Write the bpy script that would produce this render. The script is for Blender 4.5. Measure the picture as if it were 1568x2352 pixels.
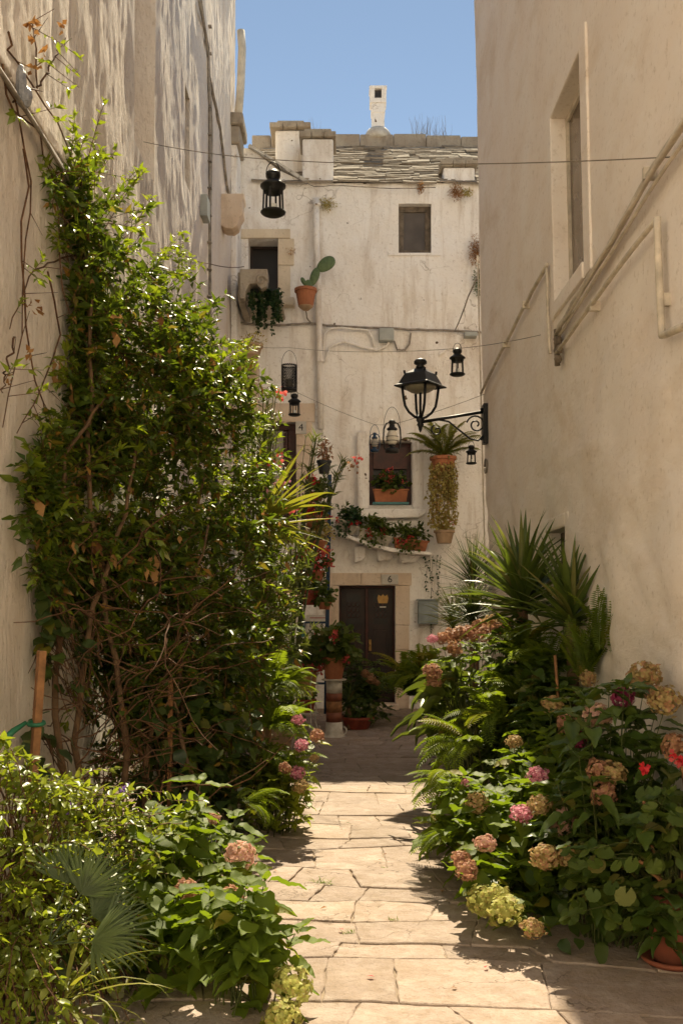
import bpy, bmesh, math, random
import numpy as np
from mathutils import Vector, Matrix, Euler, noise as mnoise
random.seed(7); RS = np.random.RandomState(11)
PI = math.pi; R = math.radians
for o in list(bpy.data.objects): bpy.data.objects.remove(o)
SC = bpy.context.scene; COL = SC.collection
# ---------------------------------------------------------------- camera, world, sun, exposure
F = 35/24*1568; EYE = 1.6; HZ = 1400
cd = bpy.data.cameras.new('camera'); cam = bpy.data.objects.new('camera', cd); COL.objects.link(cam)
cam.location = (0, 0, EYE); cam.rotation_euler = (R(90), 0, 0)
cd.sensor_fit = 'HORIZONTAL'; cd.sensor_width = 24; cd.lens = 35; cd.shift_y = (HZ-1176)/1568
cd.clip_start = .05; cd.clip_end = 500
SC.camera = cam
SUN_EL, SUN_AZ = R(51), R(4.6)       # azimuth measured from +Y towards +X
w = bpy.data.worlds.new('World'); SC.world = w; w.use_nodes = True
nt = w.node_tree; bg = nt.nodes['Background']; sky = nt.nodes.new('ShaderNodeTexSky')
sky.sky_type = 'NISHITA'; sky.sun_disc = False; sky.sun_elevation = SUN_EL; sky.sun_rotation = SUN_AZ
sky.air_density = .66; sky.dust_density = 0.0; sky.ozone_density = 0.0; sky.altitude = 300
nt.links.new(sky.outputs[0], bg.inputs[0]); bg.inputs[1].default_value = .05
sd = bpy.data.lights.new('sun', 'SUN'); sd.energy = 2.45; sd.angle = R(.5); sd.color = (1, .93, .82)
sun = bpy.data.objects.new('sun', sd); COL.objects.link(sun)
sv = Vector((math.sin(SUN_AZ)*math.cos(SUN_EL), math.cos(SUN_AZ)*math.cos(SUN_EL), math.sin(SUN_EL)))
sun.rotation_euler = (-sv).to_track_quat('-Z', 'Y').to_euler(); sun.location = (0, 0, 30)
vs = SC.view_settings; vs.view_transform = 'Standard'; vs.look = 'None'; vs.gamma = 1; vs.use_curve_mapping = False
vs.exposure = 1.95
try:
    vs.use_white_balance = True; vs.white_balance_temperature = 8100; vs.white_balance_tint = 4
except Exception: pass
SC.render.engine = 'CYCLES'
try: SC.cycles.max_bounces = 6; SC.cycles.diffuse_bounces = 4; SC.cycles.glossy_bounces = 2; SC.cycles.transmission_bounces = 2; SC.cycles.transparent_max_bounces = 4
except Exception: pass

def P(px, py, d):                     # a point seen at a place of the 1568x2352 picture, d metres away
    return Vector(((px-784)/F*d, d, EYE-(py-HZ)/F*d))

# ---------------------------------------------------------------- noise
def _h(ix, iy, s):
    n = (ix.astype(np.int64)*374761393+iy.astype(np.int64)*668265263+s*1442695041) & 0x7fffffff
    n = ((n ^ (n >> 13))*1274126177) & 0x7fffffff
    return ((n ^ (n >> 16)) & 0xffff)/65535.0
def vn(x, y, s=0):
    x = np.asarray(x, float); y = np.asarray(y, float)
    ix = np.floor(x); iy = np.floor(y); fx = x-ix; fy = y-iy
    fx = fx*fx*(3-2*fx); fy = fy*fy*(3-2*fy)
    a = _h(ix, iy, s); b = _h(ix+1, iy, s); c = _h(ix, iy+1, s); d = _h(ix+1, iy+1, s)
    return (a*(1-fx)+b*fx)*(1-fy)+(c*(1-fx)+d*fx)*fy-.5
def fbm(x, y, s=0, o=3):
    r = 0; a = 1
    for i in range(o): r = r+a*vn(x*2**i, y*2**i, s+i*7); a *= .5
    return r

# ---------------------------------------------------------------- materials
def nmat(name):
    m = bpy.data.materials.new(name); m.use_nodes = True
    t = m.node_tree; b = t.nodes['Principled BSDF']
    return m, t, b
def N(t, typ, **kw):
    n = t.nodes.new(typ)
    for k, v in kw.items(): setattr(n, k, v)
    return n
def coord(t, scale=(1, 1, 1), kind='Object'):
    c = N(t, 'ShaderNodeTexCoord'); m = N(t, 'ShaderNodeMapping'); m.inputs['Scale'].default_value = scale
    t.links.new(c.outputs[kind], m.inputs[0]); return m.outputs[0]
def nz(t, co, scale, detail=4, rough=.55, dist=0):
    n = N(t, 'ShaderNodeTexNoise'); n.inputs['Scale'].default_value = scale; n.inputs['Detail'].default_value = detail
    n.inputs['Roughness'].default_value = rough; n.inputs['Distortion'].default_value = dist
    t.links.new(co, n.inputs['Vector']); return n.outputs[0]
def ramp(t, fac, stops):
    r = N(t, 'ShaderNodeValToRGB'); e = r.color_ramp.elements
    while len(e) < len(stops): e.new(.5)
    for i, (p, c) in enumerate(stops):
        e[i].position = p; e[i].color = (*(c if hasattr(c, '__len__') else (c, c, c)), 1)
    t.links.new(fac, r.inputs[0]); return r.outputs[0]
def mix(t, fac, a, b, blend='MIX'):
    m = N(t, 'ShaderNodeMix', data_type='RGBA', blend_type=blend)
    for s, v in ((0, fac), (6, a), (7, b)):
        if hasattr(v, 'is_linked') or hasattr(v, 'links'): t.links.new(v, m.inputs[s])
        elif isinstance(v, (int, float)): m.inputs[s].default_value = v if s == 0 else (v, v, v, 1)
        else: m.inputs[s].default_value = (*v, 1)
    return m.outputs[2]
def bump(t, b, hs, dist=.01, strength=1):
    prev = None
    for h, s, d in hs:
        bn = N(t, 'ShaderNodeBump'); bn.inputs['Strength'].default_value = s; bn.inputs['Distance'].default_value = d
        t.links.new(h, bn.inputs['Height'])
        if prev: t.links.new(prev, bn.inputs['Normal'])
        prev = bn.outputs[0]
    t.links.new(prev, b.inputs['Normal'])
def plaster(name, base, light, dirt, dirt_amt=.5, big=.7, bumps=((38, .5, .01), (7, .6, .03)), rust=0, cracks=False, aniso=(1, 1, 1), dz=.3, spots=0, dy=1):
    m, t, b = nmat(name); co = coord(t); co2 = coord(t, (1, dy, dz)); ca = coord(t, aniso)
    c = mix(t, ramp(t, nz(t, co, 1.7, 6), [(.35, 0), (.65, 1)]), base, light)
    d = ramp(t, nz(t, co2, 1.3*big, 9, .68, .4), [(.52, 0), (.74, 1)])
    c = mix(t, mix(t, 1, d, dirt_amt, 'MULTIPLY'), c, dirt)
    f = ramp(t, nz(t, co, 22, 6, .7), [(.56, 0), (.74, .55)])
    c = mix(t, f, c, tuple(x*.72 for x in dirt))
    if spots:
        sp = ramp(t, nz(t, co, 4.3, 2, .5), [(.735, 0), (.75, 1)]); c = mix(t, sp, c, (.13, .08, .05))
        st = ramp(t, nz(t, coord(t, (1.6, 1, .16)), 2.6, 7, .7), [(.54, 0), (.72, spots)]); c = mix(t, st, c, (.52, .41, .31))
    if rust:
        r = ramp(t, nz(t, co2, 2.3, 7, .7, .8), [(.62, 0), (.74, rust)]); c = mix(t, r, c, (.36, .16, .07))
    if cracks:
        v = N(t, 'ShaderNodeTexVoronoi', feature='DISTANCE_TO_EDGE'); v.inputs['Scale'].default_value = 1.1
        wob = N(t, 'ShaderNodeVectorMath', operation='ADD'); nn = N(t, 'ShaderNodeTexNoise'); nn.inputs['Scale'].default_value = 3
        t.links.new(co, nn.inputs[0]); t.links.new(co, wob.inputs[0]); t.links.new(nn.outputs[1], wob.inputs[1]); t.links.new(wob.outputs[0], v.inputs['Vector'])
        cr = ramp(t, v.outputs[0], [(0, .6), (.012, 0)])
        msk = ramp(t, nz(t, co, .9, 3), [(.5, 0), (.6, 1)])
        c = mix(t, mix(t, 1, cr, msk, 'MULTIPLY'), c, (.22, .15, .09))
    t.links.new(c, b.inputs['Base Color']); b.inputs['Roughness'].default_value = .93; b.inputs['Specular IOR Level'].default_value = .2
    bump(t, b, [(nz(t, ca, s, 5, .62), st, ds) for s, st, ds in bumps])
    return m
def simple(name, col, rough=.6, metal=0, var=.25, scale=12, bumpd=.002, col2=None, spec=.4):
    m, t, b = nmat(name); co = coord(t)
    n = nz(t, co, scale, 6, .65)
    c2 = col2 or tuple(x*(1-var*1.6) for x in col)
    c = mix(t, ramp(t, n, [(.38, 0), (.68, 1)]), col, c2)
    t.links.new(c, b.inputs['Base Color']); b.inputs['Roughness'].default_value = rough; b.inputs['Metallic'].default_value = metal
    b.inputs['Specular IOR Level'].default_value = spec
    if bumpd: bump(t, b, [(nz(t, co, scale*4, 4), .6, bumpd)])
    return m
def leafm(name, c1, c2, odd=(.3, .2, .03), oddp=.04, trans=.32, rough=.38, tcol=None):
    if c1[1] > c1[0]*1.3: c1 = (c1[0]*1.18, c1[1]*.94, c1[2]*.95); c2 = (c2[0]*1.12, c2[1]*.93, c2[2]*.95)
    m, t, b = nmat(name)
    at = N(t, 'ShaderNodeAttribute', attribute_name='rnd'); oi = N(t, 'ShaderNodeObjectInfo')
    ad = N(t, 'ShaderNodeMath', operation='ADD'); t.links.new(at.outputs['Fac'], ad.inputs[0]); t.links.new(oi.outputs['Random'], ad.inputs[1])
    fr = N(t, 'ShaderNodeMath', operation='FRACT'); t.links.new(ad.outputs[0], fr.inputs[0])
    mid = tuple((a+b_)/2 for a, b_ in zip(c1, c2))
    c = ramp(t, fr.outputs[0], [(0, c1), (.5, mid), (1-oddp-.04, c2), (1-oddp+.01, odd)])
    n = nz(t, coord(t), 30, 4); c = mix(t, ramp(t, n, [(.3, .25), (.7, 0)]), c, tuple(x*.55 for x in c1))
    t.links.new(c, b.inputs['Base Color']); b.inputs['Roughness'].default_value = rough; b.inputs['Specular IOR Level'].default_value = .5 if rough < .4 else .3
    bump(t, b, [(nz(t, coord(t), 60, 3), .35, .003)])
    tr = N(t, 'ShaderNodeBsdfTranslucent')
    tc = mix(t, .5, c, tcol or (c2[0]*2.2, c2[1]*2.2, c2[2]*.8)); t.links.new(tc, tr.inputs[0])
    ms = N(t, 'ShaderNodeMixShader'); ms.inputs[0].default_value = trans
    t.links.new(b.outputs[0], ms.inputs[1]); t.links.new(tr.outputs[0], ms.inputs[2])
    t.links.new(ms.outputs[0], t.nodes['Material Output'].inputs[0])
    return m
def glassm(name, col, rough=.08):
    m, t, b = nmat(name); co = coord(t)
    c = mix(t, ramp(t, nz(t, co, 2.5, 4), [(.35, 0), (.7, 1)]), col, tuple(x*1.6+.004 for x in col))
    t.links.new(c, b.inputs['Base Color']); b.inputs['Roughness'].default_value = rough; b.inputs['Specular IOR Level'].default_value = .3
    return m

M = {}
M['leftwall'] = plaster('rough_plaster', (.885, .77, .67), (.92, .83, .75), (.55, .40, .28), .45, 1, ((16, 1, .035), (38, 1, .016), (90, .6, .006)), aniso=(1, 2.0, .45), rust=.12)
M['rightwall'] = plaster('smooth_plaster', (.90, .785, .70), (.93, .845, .78), (.68, .52, .38), .7, 1.3, ((5, .4, .05), (22, .3, .010), (90, .5, .004)), rust=.12, dz=.9, dy=.4, aniso=(1, .4, 1))
M['facade'] = plaster('old_limewash', (.915, .855, .79), (.95, .915, .875), (.48, .36, .26), .72, 1.25, ((3, .4, .08), (14, .6, .03), (60, .6, .008)), rust=.35, cracks=True, spots=.7)
M['whitewash'] = plaster('bright_whitewash', (.86, .82, .74), (.92, .89, .83), (.6, .5, .4), .3)
M['paledressed'] = plaster('pale_dressed_stone', (.70, .57, .42), (.78, .67, .53), (.42, .30, .19), .6, 2, ((30, .6, .01), (8, .4, .02)), rust=.2)
M['dressed'] = plaster('dressed_stone', (.68, .52, .39), (.76, .63, .51), (.34, .22, .13), .6, 2, ((30, .6, .01), (8, .4, .02)), rust=.2)
M['greystone'] = plaster('weathered_stone', (.34, .28, .22), (.46, .40, .32), (.16, .12, .085), .8, 3, ((26, .8, .02), (9, .6, .03)), rust=.25)
def slate_mat():
    m, t, b = nmat('stone_slate'); co = coord(t); oi = N(t, 'ShaderNodeObjectInfo'); gl = N(t, 'ShaderNodeNewGeometry').outputs['Position']
    c = mix(t, ramp(t, nz(t, gl, 6, 8, .7), [(.36, 0), (.66, 1)]), (.36, .30, .235), (.21, .175, .14))
    c = mix(t, ramp(t, nz(t, gl, 22, 5, .7), [(.55, 0), (.7, .7)]), c, (.40, .36, .29))
    h = N(t, 'ShaderNodeHueSaturation'); mr = N(t, 'ShaderNodeMapRange'); mr.inputs[3].default_value = .72; mr.inputs[4].default_value = 1.25
    t.links.new(oi.outputs['Random'], mr.inputs[0]); t.links.new(mr.outputs[0], h.inputs['Value']); t.links.new(c, h.inputs['Color'])
    t.links.new(h.outputs[0], b.inputs['Base Color']); b.inputs['Roughness'].default_value = .95; b.inputs['Specular IOR Level'].default_value = .15
    bump(t, b, [(nz(t, gl, 25, 6, .7), .9, .015)]); return m
M['slate'] = slate_mat()
M['mortar'] = simple('earth_mortar', (.32, .245, .18), .95, scale=14, bumpd=.006, col2=(.17, .12, .08))
def stone_mat():
    m, t, b = nmat('paving_limestone'); co = coord(t, kind='Object'); oi = N(t, 'ShaderNodeObjectInfo')
    c = mix(t, ramp(t, nz(t, co, 2.2, 8, .65, .3), [(.35, 0), (.66, 1)]), (.39, .30, .25), (.315, .24, .197))
    gl = N(t, 'ShaderNodeNewGeometry').outputs['Position']
    c = mix(t, ramp(t, nz(t, gl, 13, 9, .78), [(.46, 0), (.68, .8)]), c, (.25, .175, .115))
    c = mix(t, ramp(t, nz(t, gl, 60, 4, .7), [(.56, 0), (.72, .6)]), c, (.16, .11, .075))
    c = mix(t, ramp(t, nz(t, gl, 4, 6, .75), [(.5, 0), (.7, .65)]), c, (.51, .42, .36))
    c = mix(t, ramp(t, nz(t, gl, .9, 5, .7), [(.5, 0), (.68, .45)]), c, (.30, .215, .14))
    v = N(t, 'ShaderNodeTexVoronoi', feature='DISTANCE_TO_EDGE'); v.inputs['Scale'].default_value = 1.6
    wob = N(t, 'ShaderNodeVectorMath', operation='ADD'); nn = N(t, 'ShaderNodeTexNoise'); nn.inputs['Scale'].default_value = 5; nn.inputs['Detail'].default_value = 5
    sc_ = N(t, 'ShaderNodeVectorMath', operation='SCALE'); sc_.inputs['Scale'].default_value = .5
    t.links.new(gl, nn.inputs[0]); t.links.new(nn.outputs[1], sc_.inputs[0]); t.links.new(gl, wob.inputs[0]); t.links.new(sc_.outputs[0], wob.inputs[1]); t.links.new(wob.outputs[0], v.inputs['Vector'])
    crk = mix(t, 1, ramp(t, v.outputs[0], [(0, 1), (.011, 0)]), ramp(t, nz(t, gl, 1.3, 3), [(.45, 0), (.55, .8)]), 'MULTIPLY')
    c = mix(t, crk, c, (.10, .065, .04))
    h = N(t, 'ShaderNodeHueSaturation'); mr = N(t, 'ShaderNodeMapRange'); mr.inputs[3].default_value = .88; mr.inputs[4].default_value = 1.12
    t.links.new(oi.outputs['Random'], mr.inputs[0]); t.links.new(mr.outputs[0], h.inputs['Value']); t.links.new(c, h.inputs['Color'])
    t.links.new(h.outputs[0], b.inputs['Base Color']); b.inputs['Roughness'].default_value = .8; b.inputs['Specular IOR Level'].default_value = .3
    bump(t, b, [(nz(t, gl, 5, 7, .65), .8, .035), (nz(t, gl, 32, 6, .75), .8, .010)])
    return m
M['paving'] = stone_mat()
M['iron'] = simple('black_iron', (.016, .016, .017), .45, .3, .3, 20, .001)
M['iron_teal'] = simple('dark_teal_iron', (.012, .022, .025), .45, .3, .3, 20, .001)
M['wire'] = simple('wire', (.20, .16, .12), .6, 0, .2, 5, 0)
M['cable'] = simple('cable', (.36, .31, .26), .7, 0, .4, 9, .001)
M['beigepipe'] = simple('painted_pipe', (.76, .66, .54), .8, 0, .25, 6, .003)
M['whitepipe'] = simple('white_pipe', (.72, .66, .56), .6, 0, .25, 4, .001)
M['greybox'] = simple('grey_plastic', (.42, .44, .42), .6, 0, .15, 6, .001)
M['greymetal'] = simple('grey_metal', (.27, .31, .31), .5, .1, .2, 6, .001)
M['shadedterra'] = simple('shaded_terracotta', (.27, .075, .04), .8, 0, .35, 6, .003, (.16, .05, .03))  # terracotta darkened to carry the shade the near right pot stands in
M['terracotta'] = simple('terracotta', (.42, .155, .075), .85, 0, .35, 6, .003, (.28, .10, .05))
M['terra_old'] = simple('old_terracotta', (.45, .30, .19), .9, 0, .35, 7, .004, (.30, .20, .12))
M['redpot'] = simple('red_plastic_pot', (.30, .055, .03), .5, 0, .3, 8, .001)
M['yellowpot'] = simple('mustard_pot', (.50, .28, .11), .7, 0, .3, 8, .001)
M['darkpot'] = simple('dark_plastic_pot', (.02, .022, .024), .5, 0, .2, 8, .001)
M['tealpot'] = simple('teal_tray', (.06, .22, .22), .5, 0, .2, 8, .001)
M['creampot'] = simple('cream_planter', (.52, .46, .37), .8, 0, .3, 6, .002)
M['whitepaint'] = simple('white_paint', (.66, .62, .55), .6, 0, .2, 10, .001, (.42, .36, .29))
M['brownpaint'] = simple('red_brown_paint', (.24, .075, .04), .6, 0, .2, 10, .001)
M['soil'] = simple('soil', (.035, .022, .014), .95, 0, .4, 30, .01)
M['doorwood'] = simple('dark_door_wood', (.030, .012, .007), .5, 0, .4, 5, .002)
M['redwood'] = simple('red_brown_wood', (.085, .022, .014), .5, 0, .4, 5, .002)
M['oldwood'] = simple('grey_old_wood', (.20, .155, .115), .85, 0, .4, 9, .004)
M['stake'] = simple('stake_wood', (.34, .155, .065), .8, 0, .35, 12, .003)
M['bark'] = simple('vine_bark', (.20, .115, .06), .9, 0, .5, 18, .006, (.09, .05, .028))
M['twig'] = simple('brown_twig', (.16, .075, .035), .85, 0, .4, 20, .002)
M['greenstem'] = simple('green_stem', (.10, .12, .03), .6, 0, .3, 20, .001)
M['bluepaint'] = simple('blue_paint', (.02, .06, .13), .55, 0, .35, 14, .001)
M['plaque'] = simple('stone_plaque', (.62, .58, .52), .7, 0, .15, 10, .001)
M['sign'] = simple('white_sign', (.66, .62, .56), .5, 0, .1, 10, 0)
M['ink'] = simple('dark_ink', (.04, .035, .035), .6, 0, .1, 10, 0)
M['redink'] = simple('red_ink', (.45, .04, .05), .6, 0, .1, 10, 0)
M['tape'] = simple('green_tape', (.02, .16, .08), .4, 0, .2, 10, 0)
M['pane'] = glassm('window_pane', (.085, .068, .055), .3)
M['pane_dark'] = glassm('dark_pane', (.010, .007, .005), .35)
M['pane_warm'] = glassm('curtained_pane', (.13, .095, .07), .12)
M['pane_pale'] = glassm('pale_curtain_pane', (.30, .27, .24), .12)
M['candle'] = simple('white_candle', (.8, .78, .72), .5, 0, .05, 10, 0)
M['gold'] = simple('brass', (.35, .2, .07), .4, .7, .2, 10, 0)
M['lampglass'] = simple('frosted_lamp_glass', (.30, .27, .2), .3, 0, .2, 10, 0)
M['plastic_bag'] = simple('pale_plastic', (.30, .30, .32), .3, 0, .3, 40, .01)
# foliage
M['jasmine'] = leafm('jasmine_leaf', (.034, .078, .012), (.10, .17, .024), (.36, .17, .04), .04, .36, .42)
M['jasmine_new'] = leafm('jasmine_young_leaf', (.12, .21, .022), (.20, .30, .035), (.25, .22, .04), .04, .42, .35)
M['dryleaf'] = leafm('dry_leaf', (.34, .15, .05), (.48, .27, .11), (.2, .08, .03), .1, .3, .7, (.5, .25, .08))
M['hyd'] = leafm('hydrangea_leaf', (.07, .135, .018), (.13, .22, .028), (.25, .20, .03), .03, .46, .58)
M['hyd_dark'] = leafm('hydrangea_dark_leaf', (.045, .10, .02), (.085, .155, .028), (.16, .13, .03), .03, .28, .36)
M['fern'] = leafm('fern_leaflet', (.075, .15, .018), (.16, .25, .03), (.26, .18, .03), .05, .45, .5)
M['yucca'] = leafm('yucca_blade', (.05, .10, .025), (.11, .18, .035), (.26, .22, .08), .05, .28, .35)
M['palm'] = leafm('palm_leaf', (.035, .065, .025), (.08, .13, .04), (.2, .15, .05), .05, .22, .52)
M['palm_sun'] = leafm('yellow_green_palm_leaf', (.12, .17, .03), (.24, .28, .06), (.3, .2, .06), .06, .35, .4)  # paler yellow-green palm leaf colour
M['oleander'] = leafm('oleander_leaf', (.07, .12, .03), (.15, .21, .06), (.3, .22, .08), .05, .3, .33)
M['duranta'] = leafm('duranta_leaf', (.10, .17, .024), (.19, .27, .04), (.28, .24, .04), .03, .45, .38)
M['broad'] = leafm('broad_dark_leaf', (.03, .07, .018), (.07, .12, .025), (.22, .19, .03), .04, .32, .35)
M['geranium'] = leafm('geranium_leaf', (.045, .095, .018), (.10, .16, .028), (.18, .16, .04), .03, .3, .5)
M['aspid'] = leafm('ginger_leaf', (.045, .09, .02), (.10, .15, .03), (.25, .17, .05), .05, .28, .36)
M['ivy'] = leafm('ivy_leaf', (.015, .05, .018), (.035, .09, .03), (.08, .1, .03), .05, .2, .4)
M['dryvine'] = leafm('yellowing_trailing_leaf', (.32, .27, .08), (.48, .40, .16), (.38, .2, .08), .15, .3, .6)
M['cactus'] = simple('cactus_skin', (.11, .17, .07), .55, 0, .25, 20, .003)
def petal(n, a, b, o): return leafm(n, tuple(x*.85 for x in a), tuple(min(.85, x*1.1) for x in b), o, .25, .38, .6, b)
M['p_dusty'] = petal('dusty_pink_petal', (.50, .22, .16), (.60, .34, .22), (.45, .28, .12))
M['p_tan'] = petal('tan_petal', (.48, .36, .14), (.58, .42, .20), (.50, .24, .14))
M['p_lime'] = petal('lime_petal', (.48, .50, .12), (.60, .58, .20), (.45, .35, .12))
M['p_pink'] = petal('pink_petal', (.68, .17, .28), (.78, .34, .42), (.8, .5, .5))
M['p_blush'] = petal('blush_petal', (.72, .36, .30), (.80, .52, .42), (.65, .45, .25))
M['p_magenta'] = petal('magenta_petal', (.36, .04, .12), (.5, .08, .18), (.3, .03, .1))
M['p_brown'] = petal('brown_petal', (.42, .20, .12), (.52, .28, .16), (.35, .2, .08))
M['p_red'] = petal('red_petal', (.55, .015, .03), (.70, .04, .05), (.6, .1, .1))
M['p_coral'] = petal('coral_petal', (.62, .07, .07), (.75, .16, .14), (.6, .1, .1))
M['p_violet'] = petal('violet_petal', (.20, .10, .45), (.30, .18, .55), (.2, .1, .4))

# ---------------------------------------------------------------- object helpers
W = {}
def link(o, parent=None):
    COL.objects.link(o)
    if parent is not None: o.parent = parent
    return o
def tag(o, label, cat=None, group=None, kind=None):
    if label: o['label'] = label
    if cat: o['category'] = cat
    if group: o['group'] = group
    if kind: o['kind'] = kind
    return o
def thing(name, label, cat, loc, group=None):
    o = bpy.data.objects.new(name, None); o.empty_display_size = .1; o.location = loc
    W[o] = Vector(loc); link(o); tag(o, label, cat, group); return o
def child_name(n): return n
class MB:
    def __init__(s): s.v = []; s.f = []
    def add(s, vs, fs):
        n = len(s.v); s.v += [tuple(v) for v in vs]; s.f += [tuple(i+n for i in f) for f in fs]; return s
    def box(s, x0, x1, y0, y1, z0, z1):
        return s.add([(x0,y0,z0),(x1,y0,z0),(x1,y1,z0),(x0,y1,z0),(x0,y0,z1),(x1,y0,z1),(x1,y1,z1),(x0,y1,z1)],
              [(0,3,2,1),(4,5,6,7),(0,1,5,4),(1,2,6,5),(2,3,7,6),(3,0,4,7)])
    def beam(s, a, b, wd, th, up=(0, 0, 1)):
        a = Vector(a); b = Vector(b); d = (b-a).normalized(); u = Vector(up); x = d.cross(u)
        if x.length < 1e-4: x = d.cross(Vector((1, 0, 0)))
        x.normalize(); u = x.cross(d); vs = []
        for p in (a, b):
            for i, j in ((-1, -1), (1, -1), (1, 1), (-1, 1)): vs.append(p+x*i*wd/2+u*j*th/2)
        return s.add(vs, [(0,1,2,3),(7,6,5,4),(0,4,5,1),(1,5,6,2),(2,6,7,3),(3,7,4,0)])
    def tube(s, pts, r, seg=6, cap=True):
        pts = [Vector(p) for p in pts]; n = len(pts); rs = r if hasattr(r, '__len__') else [r]*n
        vs = []; ref = None
        for i, p in enumerate(pts):
            d = (pts[min(i+1, n-1)]-pts[max(i-1, 0)])
            d = d.normalized() if d.length > 1e-9 else Vector((0, 0, 1))
            if ref is None: ref = d.orthogonal().normalized()
            x = (ref-d*ref.dot(d)); x = x.normalized() if x.length > 1e-5 else d.orthogonal().normalized(); ref = x; y = d.cross(x)
            for k in range(seg):
                a = 2*PI*k/seg; vs.append(p+(x*math.cos(a)+y*math.sin(a))*rs[i])
        fs = [(i*seg+k, i*seg+(k+1) % seg, (i+1)*seg+(k+1) % seg, (i+1)*seg+k) for i in range(n-1) for k in range(seg)]
        if cap: fs += [tuple(range(seg))[::-1], tuple((n-1)*seg+k for k in range(seg))]
        return s.add(vs, fs)
    def lathe(s, c, prof, seg=16, ph=0, sq=None):
        vs = []; c = Vector(c)
        for r, z in prof:
            for k in range(seg):
                a = 2*PI*k/seg+ph; vs.append((c.x+r*math.cos(a), c.y+r*math.sin(a), c.z+z))
        n = len(prof)
        fs = [(i*seg+k, i*seg+(k+1) % seg, (i+1)*seg+(k+1) % seg, (i+1)*seg+k) for i in range(n-1) for k in range(seg)]
        fs += [tuple(range(seg))[::-1], tuple((n-1)*seg+k for k in range(seg))]
        return s.add(vs, fs)
    def prism(s, poly, y0, y1, axis='y'):      # polygon in x,z (or y,z) pushed along y (or x)
        n = len(poly)
        q = (lambda a, b, t: (a, t, b)) if axis == 'y' else (lambda a, b, t: (t, a, b)) if axis == 'x' else (lambda a, b, t: (a, b, t))
        vs = [q(a, b, y0) for a, b in poly]+[q(a, b, y1) for a, b in poly]
        return s.add(vs, [tuple(range(n)), tuple(range(2*n-1, n-1, -1))]+[(i, i+n, (i+1) % n+n, (i+1) % n) for i in range(n)])
    def ball(s, c, r, seg=8, rings=6):
        rr = r if hasattr(r, '__len__') else (r, r, r); vs = [(c[0], c[1], c[2]-rr[2])]
        for i in range(1, rings):
            p = -PI/2+PI*i/rings
            for k in range(seg):
                a = 2*PI*k/seg; vs.append((c[0]+rr[0]*math.cos(p)*math.cos(a), c[1]+rr[1]*math.cos(p)*math.sin(a), c[2]+rr[2]*math.sin(p)))
        vs.append((c[0], c[1], c[2]+rr[2])); fs = [(0, 1+(k+1) % seg, 1+k) for k in range(seg)]
        for i in range(rings-2):
            for k in range(seg): fs.append((1+i*seg+k, 1+i*seg+(k+1) % seg, 1+(i+1)*seg+(k+1) % seg, 1+(i+1)*seg+k))
        l = len(vs)-1; b = 1+(rings-2)*seg
        fs += [(l, b+k, b+(k+1) % seg) for k in range(seg)]
        return s.add(vs, fs)
    def obj(s, name, mat, parent=None, smooth=False, bevel=0, label=None):
        off = W[parent] if parent is not None else Vector((0, 0, 0))
        me = bpy.data.meshes.new(name)
        me.from_pydata([(a-off.x, b-off.y, c-off.z) for a, b, c in s.v], [], s.f)
        me.materials.append(M[mat])
        if smooth: me.polygons.foreach_set('use_smooth', [True]*len(me.polygons))
        bm = bmesh.new(); bm.from_mesh(me); bmesh.ops.recalc_face_normals(bm, faces=bm.faces); bm.to_mesh(me); bm.free()
        o = bpy.data.objects.new(name, me); link(o, parent); W[o] = off.copy()
        if bevel:
            b = o.modifiers.new('bevel', 'BEVEL'); b.width = bevel; b.segments = 2; b.limit_method = 'ANGLE'
        if label: o['label'] = label
        return o
def npmesh(name, V, Fc, k, mat, rnd=None, smooth=True):
    """V (n,3), Fc (m,k) -> mesh"""
    me = bpy.data.meshes.new(name); me.vertices.add(len(V)); me.vertices.foreach_set('co', V.astype(np.float32).ravel())
    me.loops.add(Fc.size); me.loops.foreach_set('vertex_index', Fc.astype(np.int32).ravel())
    me.polygons.add(len(Fc)); me.polygons.foreach_set('loop_start', np.arange(0, Fc.size, k, dtype=np.int32))
    try: me.polygons.foreach_set('loop_total', np.full(len(Fc), k, dtype=np.int32))
    except Exception: pass
    if smooth: me.polygons.foreach_set('use_smooth', np.ones(len(Fc), dtype=bool))
    me.update(calc_edges=True); me.materials.append(M[mat] if isinstance(mat, str) else mat)
    if rnd is not None:
        a = me.attributes.new('rnd', 'FLOAT', 'POINT'); a.data.foreach_set('value', rnd.astype(np.float32))
    return me
# leaf templates: (verts, tris); x = half width unit, y = along the leaf, z = up
def T_lance(): return np.array([(0,0,0),(-.5,.38,.08),(0,.45,-.02),(.5,.38,.08),(0,1,-.14)]), np.array([(0,2,1),(0,3,2),(1,2,4),(2,3,4)])
def T_oval(fold=.12, droop=.25, nseg=6, serr=.0, tip=1.0):
    v = []; f = []
    for i in range(nseg+1):
        t = i/nseg; wdt = math.sin(PI*min(1, t**.8))**.75*(1-.25*t) if 0 < t < 1 else 0
        if t > .8: wdt *= .85
        z = -droop*t*t+.05*math.sin(t*9)+(.012 if i % 2 else -.012)*(nseg > 7); sj = 1+serr*((i % 2)*2-1)
        v += [(-.5*wdt*sj, t+.04*(nseg > 7), z+fold*wdt), (0, t, z-.01*(nseg > 7)), (.5*wdt*sj, t+.04*(nseg > 7), z+fold*wdt)]
    for i in range(nseg):
        a = i*3; b = a+3
        f += [(a, a+1, b+1), (a, b+1, b), (a+1, a+2, b+2), (a+1, b+2, b+1)]
    return np.array(v), np.array(f)
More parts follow.
